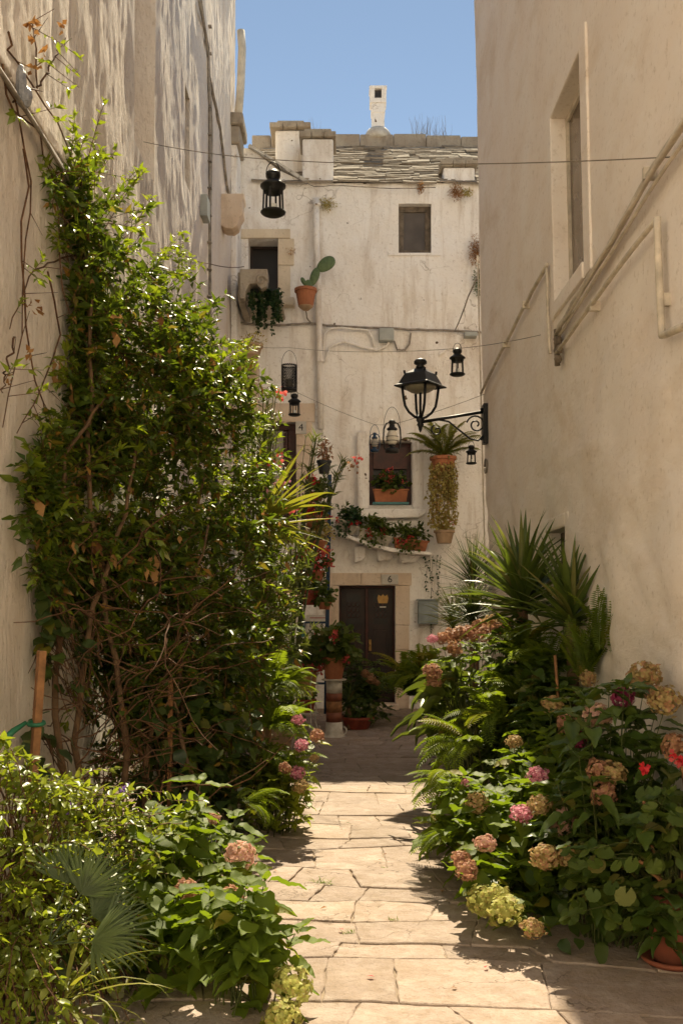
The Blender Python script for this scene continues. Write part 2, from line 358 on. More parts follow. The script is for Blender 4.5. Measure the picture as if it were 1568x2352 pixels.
def T_round(n=9, cup=.12, lob=.12, seed=0):
    v = [(0, .45, 0)]; r = random.Random(seed)
    for k in range(n*2):
        a = 2*PI*k/(n*2)-PI/2; rr = .5*(1+(lob if k % 2 else -lob*.4)+r.uniform(-.05, .05))
        if k == 0: rr = .12
        v.append((rr*math.cos(a), .45+rr*math.sin(a), cup*r.uniform(.5, 1.3)))
    return np.array(v), np.array([(0, 1+k, 1+(k+1) % (n*2)) for k in range(n*2)])
def T_petal(): return np.array([(0,0,0),(-.45,.6,.1),(0,1,.02),(.45,.6,.1)]), np.array([(0,2,1),(0,3,2)])
def T_strip(w, bend, n=7, v=.25, twist=0):
    """blade, length 1, elevation bends down by `bend` radians in total"""
    vs = []; fs = []; y = z = 0; a = 0
    for i in range(n+1):
        t = i/n; hw = w*.5*(min(1, .55+t*2) if t < .25 else 1)*(1-max(0, (t-.25)/.75)**1.6)
        c, s_ = math.cos(twist*t), math.sin(twist*t)
        vs += [(-hw*c, y, z+hw*v*2-hw*s_), (0, y, z), (hw*c, y, z+hw*v*2+hw*s_)]
        a -= bend/n*(.4+1.2*t); y += math.cos(a)/n; z += math.sin(a)/n
    for i in range(n):
        p = i*3; q = p+3
        fs += [(p, p+1, q+1), (p, q+1, q), (p+1, p+2, q+2), (p+1, q+2, q+1)]
    return np.array(vs), np.array(fs)
def T_frond(bend=1.6, n=26, wd=.13, seed=0):
    """fern or palm frond of length 1 along +Y with leaflet pairs"""
    r = random.Random(seed); vs = []; fs = []; y = z = 0; a = .0; pts = []
    for i in range(n+1):
        t = i/n; pts.append((y, z, a)); a -= bend/n*(.3+1.4*t); y += math.cos(a)/n; z += math.sin(a)/n
    for i in range(1, n+1):
        t = i/n; y, z, a = pts[i]; L = wd*(math.sin(PI*min(1, t*.93+.07))**.55)*r.uniform(.85, 1.1)*(1 if t < .9 else .6); hw = .5/n
        for s in (-1, 1):
            b = len(vs); dr = -.25*L+r.uniform(-.1, .1)*L; up = Vector((0, math.sin(-a), math.cos(a)))
            fw = .18*L
            base = Vector((0, y, z)); d = Vector((0, math.cos(a), math.sin(a)))
            vs += [base-d*hw*.5, base+Vector((s*L*.5, 0, 0))-d*(hw*.75-fw*.5)+up*L*.1, base+Vector((s*L, 0, dr))+d*fw, base+Vector((s*L*.5, 0, 0))+d*(hw*.75+fw*.5)+up*L*.1]
            fs += [(b, b+1, b+2), (b, b+2, b+3)]
    for i in range(n):          # the midrib
        b = len(vs)
        for (y, z, a) in (pts[i], pts[i+1]): vs += [(-.006, y, z), (.006, y, z)]
        fs += [(b, b+1, b+3), (b, b+3, b+2)]
    return np.array([tuple(v) for v in vs]), np.array(fs)
def T_fan(n=22, spread=2.6, wd=.05, seed=0, stalk=.55):
    """fan-palm leaf: stalk along +Y then stiff segments"""
    r = random.Random(seed); V = []; Fs = []; k = 0
    vs = [(-.008, 0, 0), (.008, 0, 0), (.006, stalk, -.02), (-.006, stalk, -.02), (0, 0, -.012), (0, stalk, -.03)]
    V += vs; Fs += [(0, 1, 2), (0, 2, 3), (0, 4, 5), (0, 5, 3), (1, 5, 4), (1, 2, 5)]; k = 6
    for i in range(n):
        a = -spread/2+spread*i/(n-1)+r.uniform(-.03, .03); L = (1-stalk)*(1-.15*abs(a)/spread*2)*r.uniform(.9, 1.08)*1.15
        sv_, sf = T_strip(wd, r.uniform(.15, .7), 4, .35)
        sv_ = sv_*np.array([1, L, L]); c, s = math.cos(a), math.sin(a)
        x = sv_[:, 0]*c+sv_[:, 1]*s; y = -sv_[:, 0]*s+sv_[:, 1]*c+stalk
        V += list(zip(x, y, sv_[:, 2]-.02)); Fs += [tuple(q+k for q in f) for f in sf]; k += len(sv_)
    return np.array(V), np.array(Fs)
_mc = {}
def tmesh(key, tmpl, mat):
    k = (key, mat)
    if k not in _mc: _mc[k] = npmesh(key, tmpl[0], tmpl[1], 3, mat)
    return _mc[k]
def orient(loc, az, el, roll=0, s=1, w_=None):
    w_ = s if w_ is None else w_
    return Matrix.Translation(loc) @ Matrix.Rotation(az, 4, 'Z') @ Matrix.Rotation(el, 4, 'X') @ Matrix.Rotation(roll, 4, 'Y') @ Matrix.Diagonal((w_, s, s, 1))
def az_of(dx, dy): return math.atan2(-dx, dy)       # turn +Y onto (dx,dy)
def merge(name, tmpls, mats4, mat, parent):
    """join many placed templates in one mesh (stuff)"""
    Vs = []; Fs = []; Rn = []; n = 0; off = np.array(W[parent])
    for ti in range(len(tmpls)):
        ms = [m for i, m in enumerate(mats4) if i % len(tmpls) == ti]
        if not ms: continue
        A = np.array([[list(r_) for r_ in m] for m in ms]); tv, tf = tmpls[ti]
        v = np.einsum('nij,kj->nki', A[:, :3, :3], tv)+A[:, None, :3, 3]-off
        k = len(tv); Vs.append(v.reshape(-1, 3)); Fs.append((tf[None]+(np.arange(len(ms))*k)[:, None, None]).reshape(-1, 3)+n)
        Rn.append(np.repeat(RS.rand(len(ms)), k)); n += len(ms)*k
    me = npmesh(name, np.concatenate(Vs), np.concatenate(Fs), 3, mat, np.concatenate(Rn))
    o = bpy.data.objects.new(name, me); link(o, parent); W[o] = W[parent].copy(); o['kind'] = 'stuff'; return o
def scatter(parent, name, key, tmpls, mats4, mat, limit=300, stuffname='more_leaves'):
    """placed templates as parts; nearest `limit` single, rest joined"""
    off = Matrix.Translation(-W[parent])
    mats4 = sorted(mats4, key=lambda m: m.translation.y)
    ms = [tmesh('%s_%d' % (key, i), tm, mat) for i, tm in enumerate(tmpls)]
    for i, m in enumerate(mats4[:limit]):
        o = bpy.data.objects.new(name, ms[i % len(ms)]); link(o, parent); o.matrix_basis = off @ m; W[o] = m.translation.copy()
    if len(mats4) > limit: merge(stuffname, tmpls, mats4[limit:], mat, parent)

# field of small leaves on twigs, in numpy --------------------------------------------------
def unit(a): return a/np.maximum(1e-9, np.linalg.norm(a, axis=-1, keepdims=True))
def leaves_np(name, Pn, D, Nn, L, Wd, tm, mat, parent, kind='stuff'):
    tv, tf = tm; D = unit(D); B = unit(np.cross(D, Nn)); U = np.cross(B, D)
    v = Pn[:, None]+B[:, None]*(tv[None, :, 0:1]*Wd[:, None, None])+D[:, None]*(tv[None, :, 1:2]*L[:, None, None])+U[:, None]*(tv[None, :, 2:3]*L[:, None, None])
    k = len(tv); f = (tf[None]+(np.arange(len(Pn))*k)[:, None, None]).reshape(-1, 3)
    me = npmesh(name, v.reshape(-1, 3)-np.array(W[parent]), f, 3, mat, np.repeat(RS.rand(len(Pn)), k))
    o = bpy.data.objects.new(name, me); link(o, parent); W[o] = W[parent].copy()
    if kind: o['kind'] = kind
    return o
def stems_np(name, pts, r, mat, parent, kind='stuff'):
    """pts (n,m,3) polylines -> three-sided thin tubes"""
    n, m, _ = pts.shape; d = unit(np.gradient(pts, axis=1)); a = unit(np.cross(d, np.array([.3, .5, .81]))); b = np.cross(d, a)
    rr = (np.asarray(r)*np.ones(n))[:, None, None]*np.linspace(1, .5, m)[None, :, None]
    ring = np.stack([pts+rr*(a*math.cos(t)+b*math.sin(t)) for t in (0, 2.094, 4.188)], 2)   # n,m,3,3
    idx = np.arange(n*m*3).reshape(n, m, 3); q = []
    for k in range(3):
        k2 = (k+1) % 3; q.append(np.stack([idx[:, :-1, k], idx[:, :-1, k2], idx[:, 1:, k2], idx[:, 1:, k]], -1).reshape(-1, 4))
    me = npmesh(name, ring.reshape(-1, 3)-np.array(W[parent]), np.concatenate(q), 4, mat)
    o = bpy.data.objects.new(name, me); link(o, parent); W[o] = W[parent].copy()
    if kind: o['kind'] = kind
    return o
def twigs(clumps, tl=.3, droop=.4, steps=5, outward=.9):
    """clumps: (centre, (rx,ry,rz), n). Returns polylines (n,steps,3)"""
    out = []
    for c, r, n in clumps:
        u = unit(RS.randn(n, 3)); rad = .35+.55*RS.rand(n, 1)**.6
        p = np.array(c)+u*rad*np.array(r); d = unit(u*outward+RS.randn(n, 3)*.6+np.array([0, 0, .25])); L = tl*(.5+RS.rand(n, 1)); pl = [p]
        for i in range(steps-1):
            d = unit(d+np.array([0, 0, -droop/steps])+RS.randn(n, 3)*.12); p = p+d*L/steps; pl.append(p)
        out.append(np.stack(pl, 1))
    return np.concatenate(out)
def twig_leaves(tw, per=2, L=.045, ratio=.42, spread=.9, fromstep=0, jit=.3):
    n, m, _ = tw.shape; Ps = []; Ds = []; Ns = []
    d = unit(np.gradient(tw, axis=1))
    for i in range(fromstep, m):
        for k in range(per):
            s = 1 if k % 2 else -1; di = d[:, i]; side = unit(np.cross(di, unit(np.array([0, 0, 1.])+RS.randn(n, 3)*.5)))*s
            if k >= 2: side = side*.4
            Ds.append(unit(di*.6+side*spread+RS.randn(n, 3)*jit)); f = RS.rand(n, 1)
            nx = tw[:, min(i+1, m-1)]; Ps.append(tw[:, i]*(1-f)+nx*f)
            Ns.append(unit(np.array([.1, .1, 1.])+RS.randn(n, 3)*.55))
    Pn = np.concatenate(Ps); n2 = len(Pn); Ls = L*(.6+.7*RS.rand(n2))
    return Pn, np.concatenate(Ds), np.concatenate(Ns), Ls, Ls*ratio*(.8+.4*RS.rand(n2))
def cloud(parent, name, mat, c, r, n, L, ratio, tm, up=.5, shell=.5, jit=.5, kind='stuff', half=False):
    u = unit(RS.randn(n, 3))
    if half: u[:, 2] = np.abs(u[:, 2])
    Pn = np.array(c)+u*np.array(r)*(shell+(1-shell)*RS.rand(n, 1)); D = unit(u*.8+RS.randn(n, 3)*jit+np.array([0, 0, -.1]))
    Nn = unit(u*.6+np.array([0, -.2, up])+RS.randn(n, 3)*.35); Ls = L*(.65+.6*RS.rand(n))
    return leaves_np(name, Pn, D, Nn, Ls, Ls*ratio, tm, mat, parent, kind)
# ---------------------------------------------------------------- flower heads
_hd = {}
def head_mesh(mat, var, fl=165):
    k = (mat, var)
    if k in _hd: return _hd[k]
    r = np.random.RandomState(var*17+len(mat)); n = fl; u = unit(r.randn(n, 3)); u[:, 2] = u[:, 2]*.85+.12; u = unit(u)
    lump = 1+.10*np.sin(u[:, :1]*5+var*2)*np.cos(u[:, 2:]*6+var)
    rad = .43*lump*(1+.09*r.randn(n, 1)); tv, tf = T_petal(); Vs = []; Rn = []; nrm = unit(u+r.randn(n, 3)*.33); t1 = unit(np.cross(nrm, r.randn(n, 3))); sz = .098*(.75+.5*r.rand(n, 1, 1))
    for q in range(4):
        t2 = np.cross(nrm, t1); ang = q*PI/2; d = t1*math.cos(ang)+t2*math.sin(ang); d = unit(d+nrm*.30*r.rand(n, 1)); b = unit(np.cross(nrm, d)); L = sz*(.9+.2*r.rand(n, 1, 1)); p = u*rad
        Vs.append(p[:, None]+b[:, None]*tv[None, :, 0:1]*L*1.15+d[:, None]*tv[None, :, 1:2]*L+nrm[:, None]*(tv[None, :, 2:3]*L*1.2)); Rn.append(np.repeat(r.rand(n), 4))
    V = np.concatenate([v.reshape(-1, 3) for v in Vs]); Fc = (tf[None]+(np.arange(4*n)*4)[:, None, None]).reshape(-1, 3)
    mb = MB().ball((0, 0, 0), (.26, .26, .24), 8, 6); bf = []
    for f in mb.f:
        for i in range(1, len(f)-1): bf.append((f[0], f[i], f[i+1]))
    Fc = np.concatenate([Fc, np.array(bf)+len(V)]); Rn = np.concatenate(Rn+[np.zeros(len(mb.v))]); V = np.concatenate([V, np.array(mb.v)])
    _hd[k] = npmesh('flower_head_mesh', V, Fc, 3, mat, Rn, smooth=False); return _hd[k]
def head(parent, loc, dia, mat, label=None, name='flower_head'):
    o = bpy.data.objects.new(name, head_mesh(mat, random.randrange(3))); link(o, parent)
    o.matrix_basis = Matrix.Translation(Vector(loc)-W[parent]) @ Euler((random.uniform(-.4, .4), random.uniform(-.4, .4), random.uniform(0, 6))).to_matrix().to_4x4() @ Matrix.Diagonal((dia, dia, dia*random.uniform(.8, .95), 1))
    W[o] = Vector(loc)
    if label: o['label'] = label
    return o

# ================================================================ THE SETTING
g = MB().add([(-150, -150, 0), (150, -150, 0), (150, 150, 0), (-150, 150, 0)], [(0, 1, 2, 3)]).obj('ground', 'mortar'); tag(g, None, kind='structure')
# flagstones
pz = MB().add([(-40, -30, .006), (40, -30, .006), (40, 1.0, .006), (-40, 1.0, .006)], [(0, 1, 2, 3)]).obj('square', 'paving'); tag(pz, None, kind='structure')  # unseen paved square added behind the viewer to bounce sun into the alley
XL, XR = -1.71, 1.60
_ro = [0]
for _k in range(46): _ro.append(_ro[-1]+random.uniform(.30, .50))
def rowline(k, x): return 1.5+_ro[k]+.20*float(fbm(x*.8+k*3.1, k*1.7, 5, 3))-.09*x+.05*x*math.sin(k*1.9)
MB().add([(XL-.3, 1.2, .007), (3.2, 1.2, .007), (3.2, 16, .007), (XL-.3, 16, .007)], [(0, 1, 2, 3)]).obj('joint_filling', 'mortar', g)
def stones():
    cnt = 0
    for k in range(36):
        x = XL-.2-random.uniform(0, .5); xmax = 1.75 if k < 23 else 2.9
        tilt0 = random.uniform(-.09, .09)
        while x < xmax:
            wd = random.uniform(.26, .66); x1 = x+wd; tilt1 = random.uniform(-.09, .09); gp = random.uniform(.001, .0035)
            lo = []; hi = []
            m = 9
            for i in range(m+1):
                t = i/m; xa = x+tilt0*-.5+(x1-tilt1*.5-(x-tilt0*.5))*t; xb = x+tilt0*.5+(x1+tilt1*.5-(x+tilt0*.5))*t
                e = gp if 0 < i < m else 0
                sx = gp if i == 0 else -gp if i == m else 0
                lo.append((xa+sx, rowline(k, xa)+gp+random.uniform(0, .008))); hi.append((xb+sx, rowline(k+1, xb)-gp-random.uniform(0, .008)))
            def lerp(a, b, t): return (a[0]+(b[0]-a[0])*t+random.uniform(-.008, .008), a[1]+(b[1]-a[1])*t)
            ring = lo+[lerp(lo[-1], hi[-1], t) for t in (.17, .33, .5, .67, .83)]+hi[::-1]+[lerp(hi[0], lo[0], t) for t in (.17, .33, .5, .67, .83)]
            cx = sum(p[0] for p in ring)/len(ring); cy = sum(p[1] for p in ring)/len(ring)
            z = random.uniform(.013, .022); tx, ty = random.uniform(-.012, .012), random.uniform(-.012, .012)
            n = len(ring); vs = [(p[0]-cx, p[1]-cy, -.01) for p in ring]+[(p[0]-cx, p[1]-cy, z-.004+tx*(p[0]-cx)+ty*(p[1]-cy)) for p in ring]
            vs += [((p[0]-cx)*(1-.005/max(.1, abs(p[0]-cx)))*1 if abs(p[0]-cx) > .03 else p[0]-cx, (p[1]-cy)*(1-.005/max(.1, abs(p[1]-cy))) if abs(p[1]-cy) > .03 else p[1]-cy, z+tx*(p[0]-cx)+ty*(p[1]-cy)) for p in ring]
            fs = [(i, (i+1) % n, n+(i+1) % n, n+i) for i in range(n)]+[(n+i, n+(i+1) % n, 2*n+(i+1) % n, 2*n+i) for i in range(n)]+[tuple(range(2*n, 3*n))]
            me = bpy.data.meshes.new('paving_stone'); me.from_pydata(vs, [], fs); me.materials.append(M['paving'])
            o = bpy.data.objects.new('paving_stone', me); link(o, g); o.location = (cx, cy, 0); cnt += 1
            x = x1; tilt0 = tilt1
    return cnt
stones()
# small tufts of grass in the joints
for (px, py, s) in ((742, 2035, .05), (800, 2150, .03), (905, 2120, .025), (880, 2000, .02)):
    d = 1.6*F/(py-HZ); p = P(px, py, d); t = thing('grass_tuft', 'tiny tuft of grass sprouting from a paving joint %s' % {742: 'midway up the sunlit path', 800: 'below the largest tuft', 905: 'nearer the right hand hydrangea shadow', 880: 'farthest up the path'}[px], 'weed', (p.x, p.y, .01))
    merge('blade', [T_strip(.12, .9, 4)], [orient((p.x+random.uniform(-s, s), p.y+random.uniform(-s, s)*.5, .012), random.uniform(0, 6.3), random.uniform(.3, 1.2), 0, s*random.uniform(.6, 1.3)) for _ in range(26)], 'fern', t)

# ---------------------------------------------------------------- plastered walls with real relief
def relief_wall(name, mat, parent, u0, u1, v0, v1, holes, step, mapf, dispf, body, reveal=.3, vlow=None):
    """front sheet on a (u,v) grid with holes and reveals, closed by a body of thickness `body`; mapf(u,v,depth)->xyz"""
    us = list(np.arange(u0, u1, step))+[u1]; vs_ = list(np.arange(v0, v1, step))+[v1]
    for h in holes:
        for e in (h[0], h[1]): us = [x for x in us if abs(x-e) > step*.35 or x in (u0, u1)]+[e]
        for e in (h[2], h[3]): vs_ = [x for x in vs_ if abs(x-e) > step*.35 or x in (v0, v1)]+[e]
    us = np.array(sorted(set(us))); vs_ = np.array(sorted(set(vs_))); U, V = np.meshgrid(us, vs_, indexing='ij')
    D = dispf(U, V)
    for h in holes:           # calm the relief right at the openings
        dist = np.maximum(np.maximum(h[0]-U, U-h[1]), np.maximum(h[2]-V, V-h[3])); D = D*np.clip(.3+dist/.3, .3, 1)
    nu, nv = U.shape; idx = np.arange(nu*nv).reshape(nu, nv)
    X, Y, Z = mapf(U, V, -D); verts = np.stack([X, Y, Z], -1).reshape(-1, 3)
    cu = (us[:-1]+us[1:])/2; cv = (vs_[:-1]+vs_[1:])/2; keep = np.ones((nu-1, nv-1), bool)
    for h in holes: keep &= ~((cu[:, None] > h[0]) & (cu[:, None] < h[1]) & (cv[None] > h[2]) & (cv[None] < h[3]))
    q = np.stack([idx[:-1, :-1], idx[1:, :-1], idx[1:, 1:], idx[:-1, 1:]], -1)[keep]
    faces = [q]; extra = []; n = len(verts)
    def strip(ids, depth):      # extrude a closed loop of vertex ids
        nonlocal n
        uu = U.reshape(-1)[ids]; vv = V.reshape(-1)[ids]; x, y, z = mapf(uu, vv, np.full(len(ids), depth)); extra.append(np.stack([x, y, z], -1))
        m = np.arange(len(ids))+n; n += len(ids); j = np.roll(np.arange(len(ids)), -1)
        faces.append(np.stack([ids, ids[j], m[j], m], -1)); return m
    def loop(i0, i1, j0, j1): return np.concatenate([idx[i0:i1, j0], idx[i1, j0:j1], idx[i1:i0:-1, j1], idx[i0, j1:j0:-1]])
    for h in holes:
        i0 = int(np.argmin(abs(us-h[0]))); i1 = int(np.argmin(abs(us-h[1]))); j0 = int(np.argmin(abs(vs_-h[2]))); j1 = int(np.argmin(abs(vs_-h[3])))
        strip(loop(i0, i1, j0, j1), h[4] if len(h) > 4 else reveal)
    m = strip(loop(0, nu-1, 0, nv-1), body)
    k = [0, nu-1, nu-1+nv-1, 2*(nu-1)+nv-1]; faces.append(np.array([[m[a] for a in k]]))
    verts = np.concatenate([verts]+extra); me = npmesh(name, verts-np.array(W[parent]), np.concatenate(faces), 4, mat, smooth=True)
    bm = bmesh.new(); bm.from_mesh(me); bmesh.ops.recalc_face_normals(bm, faces=bm.faces)
    for e in bm.edges:
        if len(e.link_faces) == 2 and e.calc_face_angle(0) > .7: e.smooth = False
    bm.to_mesh(me); bm.free()
    o = bpy.data.objects.new(name, me); link(o, parent); W[o] = W[parent].copy(); return o

# ---------------------------------------------------------------- left house
LH = thing('plastered_house', 'tall house with rough trowelled plaster wall raked by sun, left side of the alley', 'house', (XL, 8, 0))
def ldisp(u, v):
    up = np.clip((v-2.2-.35*(u-5))/1.5+1.2*fbm(u*.8, v*.5, 77, 2)+.9, .25, 1)
    w1 = u+.06*fbm(u*2, v*3, 41, 2)
    d = .035*fbm(u*1.1, v*.7, 3, 2)+up*(.014*fbm(w1*6, v*2.2, 9, 2)+.013*(.5-2*np.abs(vn(w1*13, v*3.6, 12)))*(.5+vn(u*2.2, v*1.5, 90))+.009*fbm(w1*24, v*7, 15, 1))
    return d
HL = [(8.25, 9.15, 5.5, 9.9, .32), (10.86, 11.22, 6.3, 7.35, .14)]
relief_wall('wall', 'leftwall', LH, 2.6, 16.0, 0, 11.7, HL, .034, lambda u, v, d: (XL-d, u, v+0*u), ldisp, 6, .3)
MB().box(XL-.34, XL-.28, 8.25, 9.15, 5.5, 9.9).obj('blocked_opening', 'leftwall', LH)
b = MB().box(XL-.16, XL-.13, 10.86, 11.22, 6.3, 7.35).obj('window_pane', 'pane_dark', LH)
# string course low on the near wall, plus roof edge
pr = MB()
for i in range(18):
    y = 2.6+i*.268; pr.box(XL-.02, XL+.055+random.uniform(-.006, .006), y, y+.265, 4.28+random.uniform(-.008, .008), 4.34)
pr.obj('string_course', 'leftwall', LH, bevel=.01)
MB().prism([(XL-.2, 11.7), (XL+.10, 11.7), (XL+.13, 11.78), (XL+.1, 11.86), (XL-.2, 11.9)], 2.6, 16.0).obj('eaves', 'greystone', LH, bevel=.01)
# corner pilaster with a worn stone capital and stone corbels
MB().box(XL+.002, XL+.10, 15.35, 15.95, 0, 8.779).obj('corner_pilaster', 'facade', LH, bevel=.02)
cp = MB().box(XL-.05, XL+.20, 15.25, 15.97, 9.05, 9.24).box(XL-.05, XL+.15, 15.3, 15.96, 8.78, 9.049)
cp.obj('stone_capital', 'greystone', LH, bevel=.03)
def corbel(y0, y1, z0, z1, out, mat='dressed'):
    h = z1-z0; pl = [(XL-.02, z1), (XL+out, z1), (XL+out, z1-.14*h), (XL+out*.93, z1-.2*h), (XL+out*.95, z1-.55*h), (XL+out*.8, z1-.7*h), (XL+out*.72, z1-.9*h), (XL+out*.5, z0), (XL+out*.2, z0+.02*h), (XL-.02, z0+.12*h)]
    return MB().prism(pl, y0, y1).obj('stone_corbel', mat, LH, bevel=.012)
corbel(14.1, 14.4, 7.0, 7.5, .33)
# upper balcony stub with scroll
MB().tube([P(553, 70, 15.4), P(556, 110, 15.4), P(553, 190, 15.4), P(547, 268, 15.4)], .062, 12).obj('downpipe', 'whitepipe', LH, smooth=True)
# cables down the wall
def wobble(pts, amp=.01, n=6):
    out = []
    for a, b in zip(pts[:-1], pts[1:]):
        for i in range(n): out.append(Vector(a).lerp(Vector(b), i/n)+Vector((0, random.uniform(-amp, amp), random.uniform(-amp, amp))))
    out.append(Vector(pts[-1])); return out
def LP(px, py, out=.03):
    d = (XL+out)*F/(px-784); return P(px, py, d)
for k, (pts, r) in enumerate((([LP(458, 0), LP(478, 110), LP(482, 300), LP(482, 620), LP(483, 800)], .022), ([LP(462, 0), LP(481, 150), LP(487, 300), LP(484, 470)], .013), ([LP(482, 180), LP(505, 290), LP(520, 420), LP(531, 470)], .022))):
    MB().tube(wobble(pts, .012), r, 6).obj('wall_cable', 'cable', LH, smooth=True)
for py in range(60, 780, 62): p = LP(481, py); MB().box(p.x-.03, p.x+.028, p.y-.03, p.y+.03, p.z-.008, p.z+.008).obj('cable_clip', 'cable', LH)
p = LP(474, 480, .06); MB().box(XL, XL+.09, p.y-.14, p.y+.12, p.z-.13, p.z+.13).obj('junction_box', 'greybox', LH, bevel=.008)
cb = MB()
for k in range(3): cb.tube([(XL+.055+k*.012, 3.0+i*.38, 4.22-k*.022+.012*math.sin(i+k)) for i in range(12)], .011, 5)
cb.obj('cable_run', 'cable', LH, smooth=True)
# balcony low on the far end: stone slab and urn
MB().prism([(XL-.02, 0), (XL+.36, 0), (XL+.40, .05), (XL+.38, .12), (XL+.30, .15), (XL-.02, .15)], 12.4, 13.5).obj('balcony_slab', 'dressed', LH, bevel=.01).location.z = 4.05
corbel(12.6, 12.85, 3.7, 4.04, .30)
MB().tube([(XL+.05, 13.0, 3.7), (XL+.05, 13.0, .1)], .05, 10).obj('soil_pipe', 'iron', LH, smooth=True)

# ---------------------------------------------------------------- right house
RH = thing('smooth_plastered_house', 'tan plastered house in full shade along the right side of the alley', 'house', (XR, 5, 0))
def rx(u, v, d): return (XR+.03-.024*(v-1.2)+d, u, v)
def rdisp(u, v):
    low = np.clip((4.2-v)/2.4, 0, 1)
    return .02*fbm(u*.8, v*.8, 31, 2)+low*(.050*fbm(u*1.9, v*3.4, 33, 3))+.005*fbm(u*4, v*8, 35, 2)
HR = [(6.42, 7.30, 3.85, 5.2, .14), (7.15, 7.85, 1.15, 2.2, .16)]
relief_wall('wall', 'rightwall', RH, 2.6, 11.0, 0, 8.75, HR, .06, rx, rdisp, 6, .2)
def RXZ(z): return XR+.03-.024*(z-1.2)
def rbox(mb, d0, d1, y0, y1, z0, z1):
    a0, a1 = RXZ(z0), RXZ(z1)
    return mb.add([(a0+d0, y0, z0), (a0+d1, y0, z0), (a0+d1, y1, z0), (a0+d0, y1, z0), (a1+d0, y0, z1), (a1+d1, y0, z1), (a1+d1, y1, z1), (a1+d0, y1, z1)],
                  [(0,3,2,1),(4,5,6,7),(0,1,5,4),(1,2,6,5),(2,3,7,6),(3,0,4,7)])
def rwindow(y0, y1, z0, z1, dep, mat):
    fr = MB(); w_ = .045
    rbox(fr, dep-.03, dep, y0+.001, y1-.001, z1-w_, z1-.001); rbox(fr, dep-.03, dep, y0+.001, y1-.001, z0+.001, z0+w_)
    rbox(fr, dep-.03, dep, y0+.001, y0+w_, z0+w_+.001, z1-w_-.001); rbox(fr, dep-.03, dep, y1-w_, y1-.001, z0+w_+.001, z1-w_-.001)
    f = fr.obj('window_frame', 'beigepipe' if z0 > 3 else 'oldwood', RH)
    rbox(MB(), dep-.012, dep-.008, y0+w_, y1-w_, z0+w_, z1-w_).obj('pane', mat, f)
rwindow(6.42, 7.30, 3.85, 5.2, .135, 'pane_warm'); rwindow(7.15, 7.85, 1.15, 2.2, .15, 'pane')
bd = MB(); rbox(bd, -.008, .02, 6.25, 6.419, 3.74, 5.3); rbox(bd, -.008, .02, 7.301, 7.42, 3.74, 5.3); rbox(bd, -.008, .02, 6.4195, 7.3005, 5.203, 5.3); rbox(bd, -.02, .02, 6.4195, 7.3005, 3.74, 3.847)
bd.obj('window_surround', 'rightwall', RH, bevel=.008)
bd = MB(); rbox(bd, -.004, .02, 7.04, 7.149, 1.0, 2.30); rbox(bd, -.004, .02, 7.851, 7.96, 1.0, 2.30); rbox(bd, -.004, .02, 7.1495, 7.8505, 2.203, 2.30)
bd.obj('window_surround', 'rightwall', RH, bevel=.01)
def rp(y, z, out=.03): return Vector((RXZ(z)-out, y, z))
def rpipe(name, pts, r, mat='beigepipe', amp=.008): return MB().tube(wobble([rp(*p) for p in pts], amp, 5), r, 8).obj(name, mat, RH, smooth=True)
rpipe('cable_bundle', [(2.6, 3.86), (4.9, 3.78), (6.0, 3.68), (7.05, 3.60), (7.15, 3.5)], .019, amp=.014)
rpipe('cable_bundle', [(2.6, 3.83, .05), (4.9, 3.74, .05), (6.0, 3.65, .05), (7.1, 3.56, .05)], .010, amp=.014)
rpipe('wall_cable', [(3.4, 3.72), (5.0, 3.70), (6.2, 3.60), (7.1, 3.54)], .010)
rpipe('water_pipe', [(4.83, 3.5, .045), (5.6, 3.49, .045), (7.1, 3.43, .045)], .014, amp=.004)
rpipe('water_pipe', [(4.83, 3.5, .045), (4.82, 3.2, .045), (4.80, 2.92, .045), (4.5, 2.88, .045), (3.8, 2.88, .045)], .019, amp=.002)
rpipe('gas_pipe', [(7.40, 4.17), (8.4, 4.14), (9.8, 4.06), (10.95, 3.98)], .016)
rpipe('gas_pipe', [(7.42, 4.17), (7.42, 3.8), (7.38, 3.5)], .012)
kn = MB()
for i in range(7): kn.ball(rp(7.1+random.uniform(-.08, .08), 3.5+random.uniform(-.14, .06), .04), (.025, .03, .035), 6, 4)
kn.tube([rp(7.1, 3.6, .04), rp(7.1, 3.34, .04)], .02, 6); kn.obj('cable_joint', 'oldwood', RH)['kind'] = 'stuff'
for y, z in ((5.0, 3.79), (6.1, 3.46), (9.3, 4.08), (8.3, 4.14), (4.82, 3.1)): MB().box(RXZ(z)-.055, RXZ(z)+.01, y-.014, y+.014, z-.03, z+.03).obj('pipe_bracket', 'beigepipe', RH)
ed = MB()
for i in range(1): ed.tube([(RXZ(z)-.03, 10.96, z) for z in np.arange(.3, 5.6, .4)], .008, 6)
ed.obj('corner_cable', 'beigepipe', RH, smooth=True)
# a coil of cable at the corner
co_ = MB(); c0 = P(1120, 1072, 10.9)
for k in range(3): co_.tube([(c0.x-.01-.012*k, c0.y-.05+(.055+.01*k)*math.cos(a), c0.z+(.06+.01*k)*math.sin(a)) for a in np.linspace(0, 6.1, 14)], .007, 5)
co_.obj('cable_coil', 'cable', RH, smooth=True)

# unseen sunlit house, added behind the viewer to bounce light onto the facade
OH = thing('sun_bounce_house', 'unseen white house added behind the viewer to bounce sunlight onto the facade', 'house', (0, -11, 0))
MB().box(-22, 22, -14, -9.5, 0, 14).obj('wall', 'whitewash', OH)

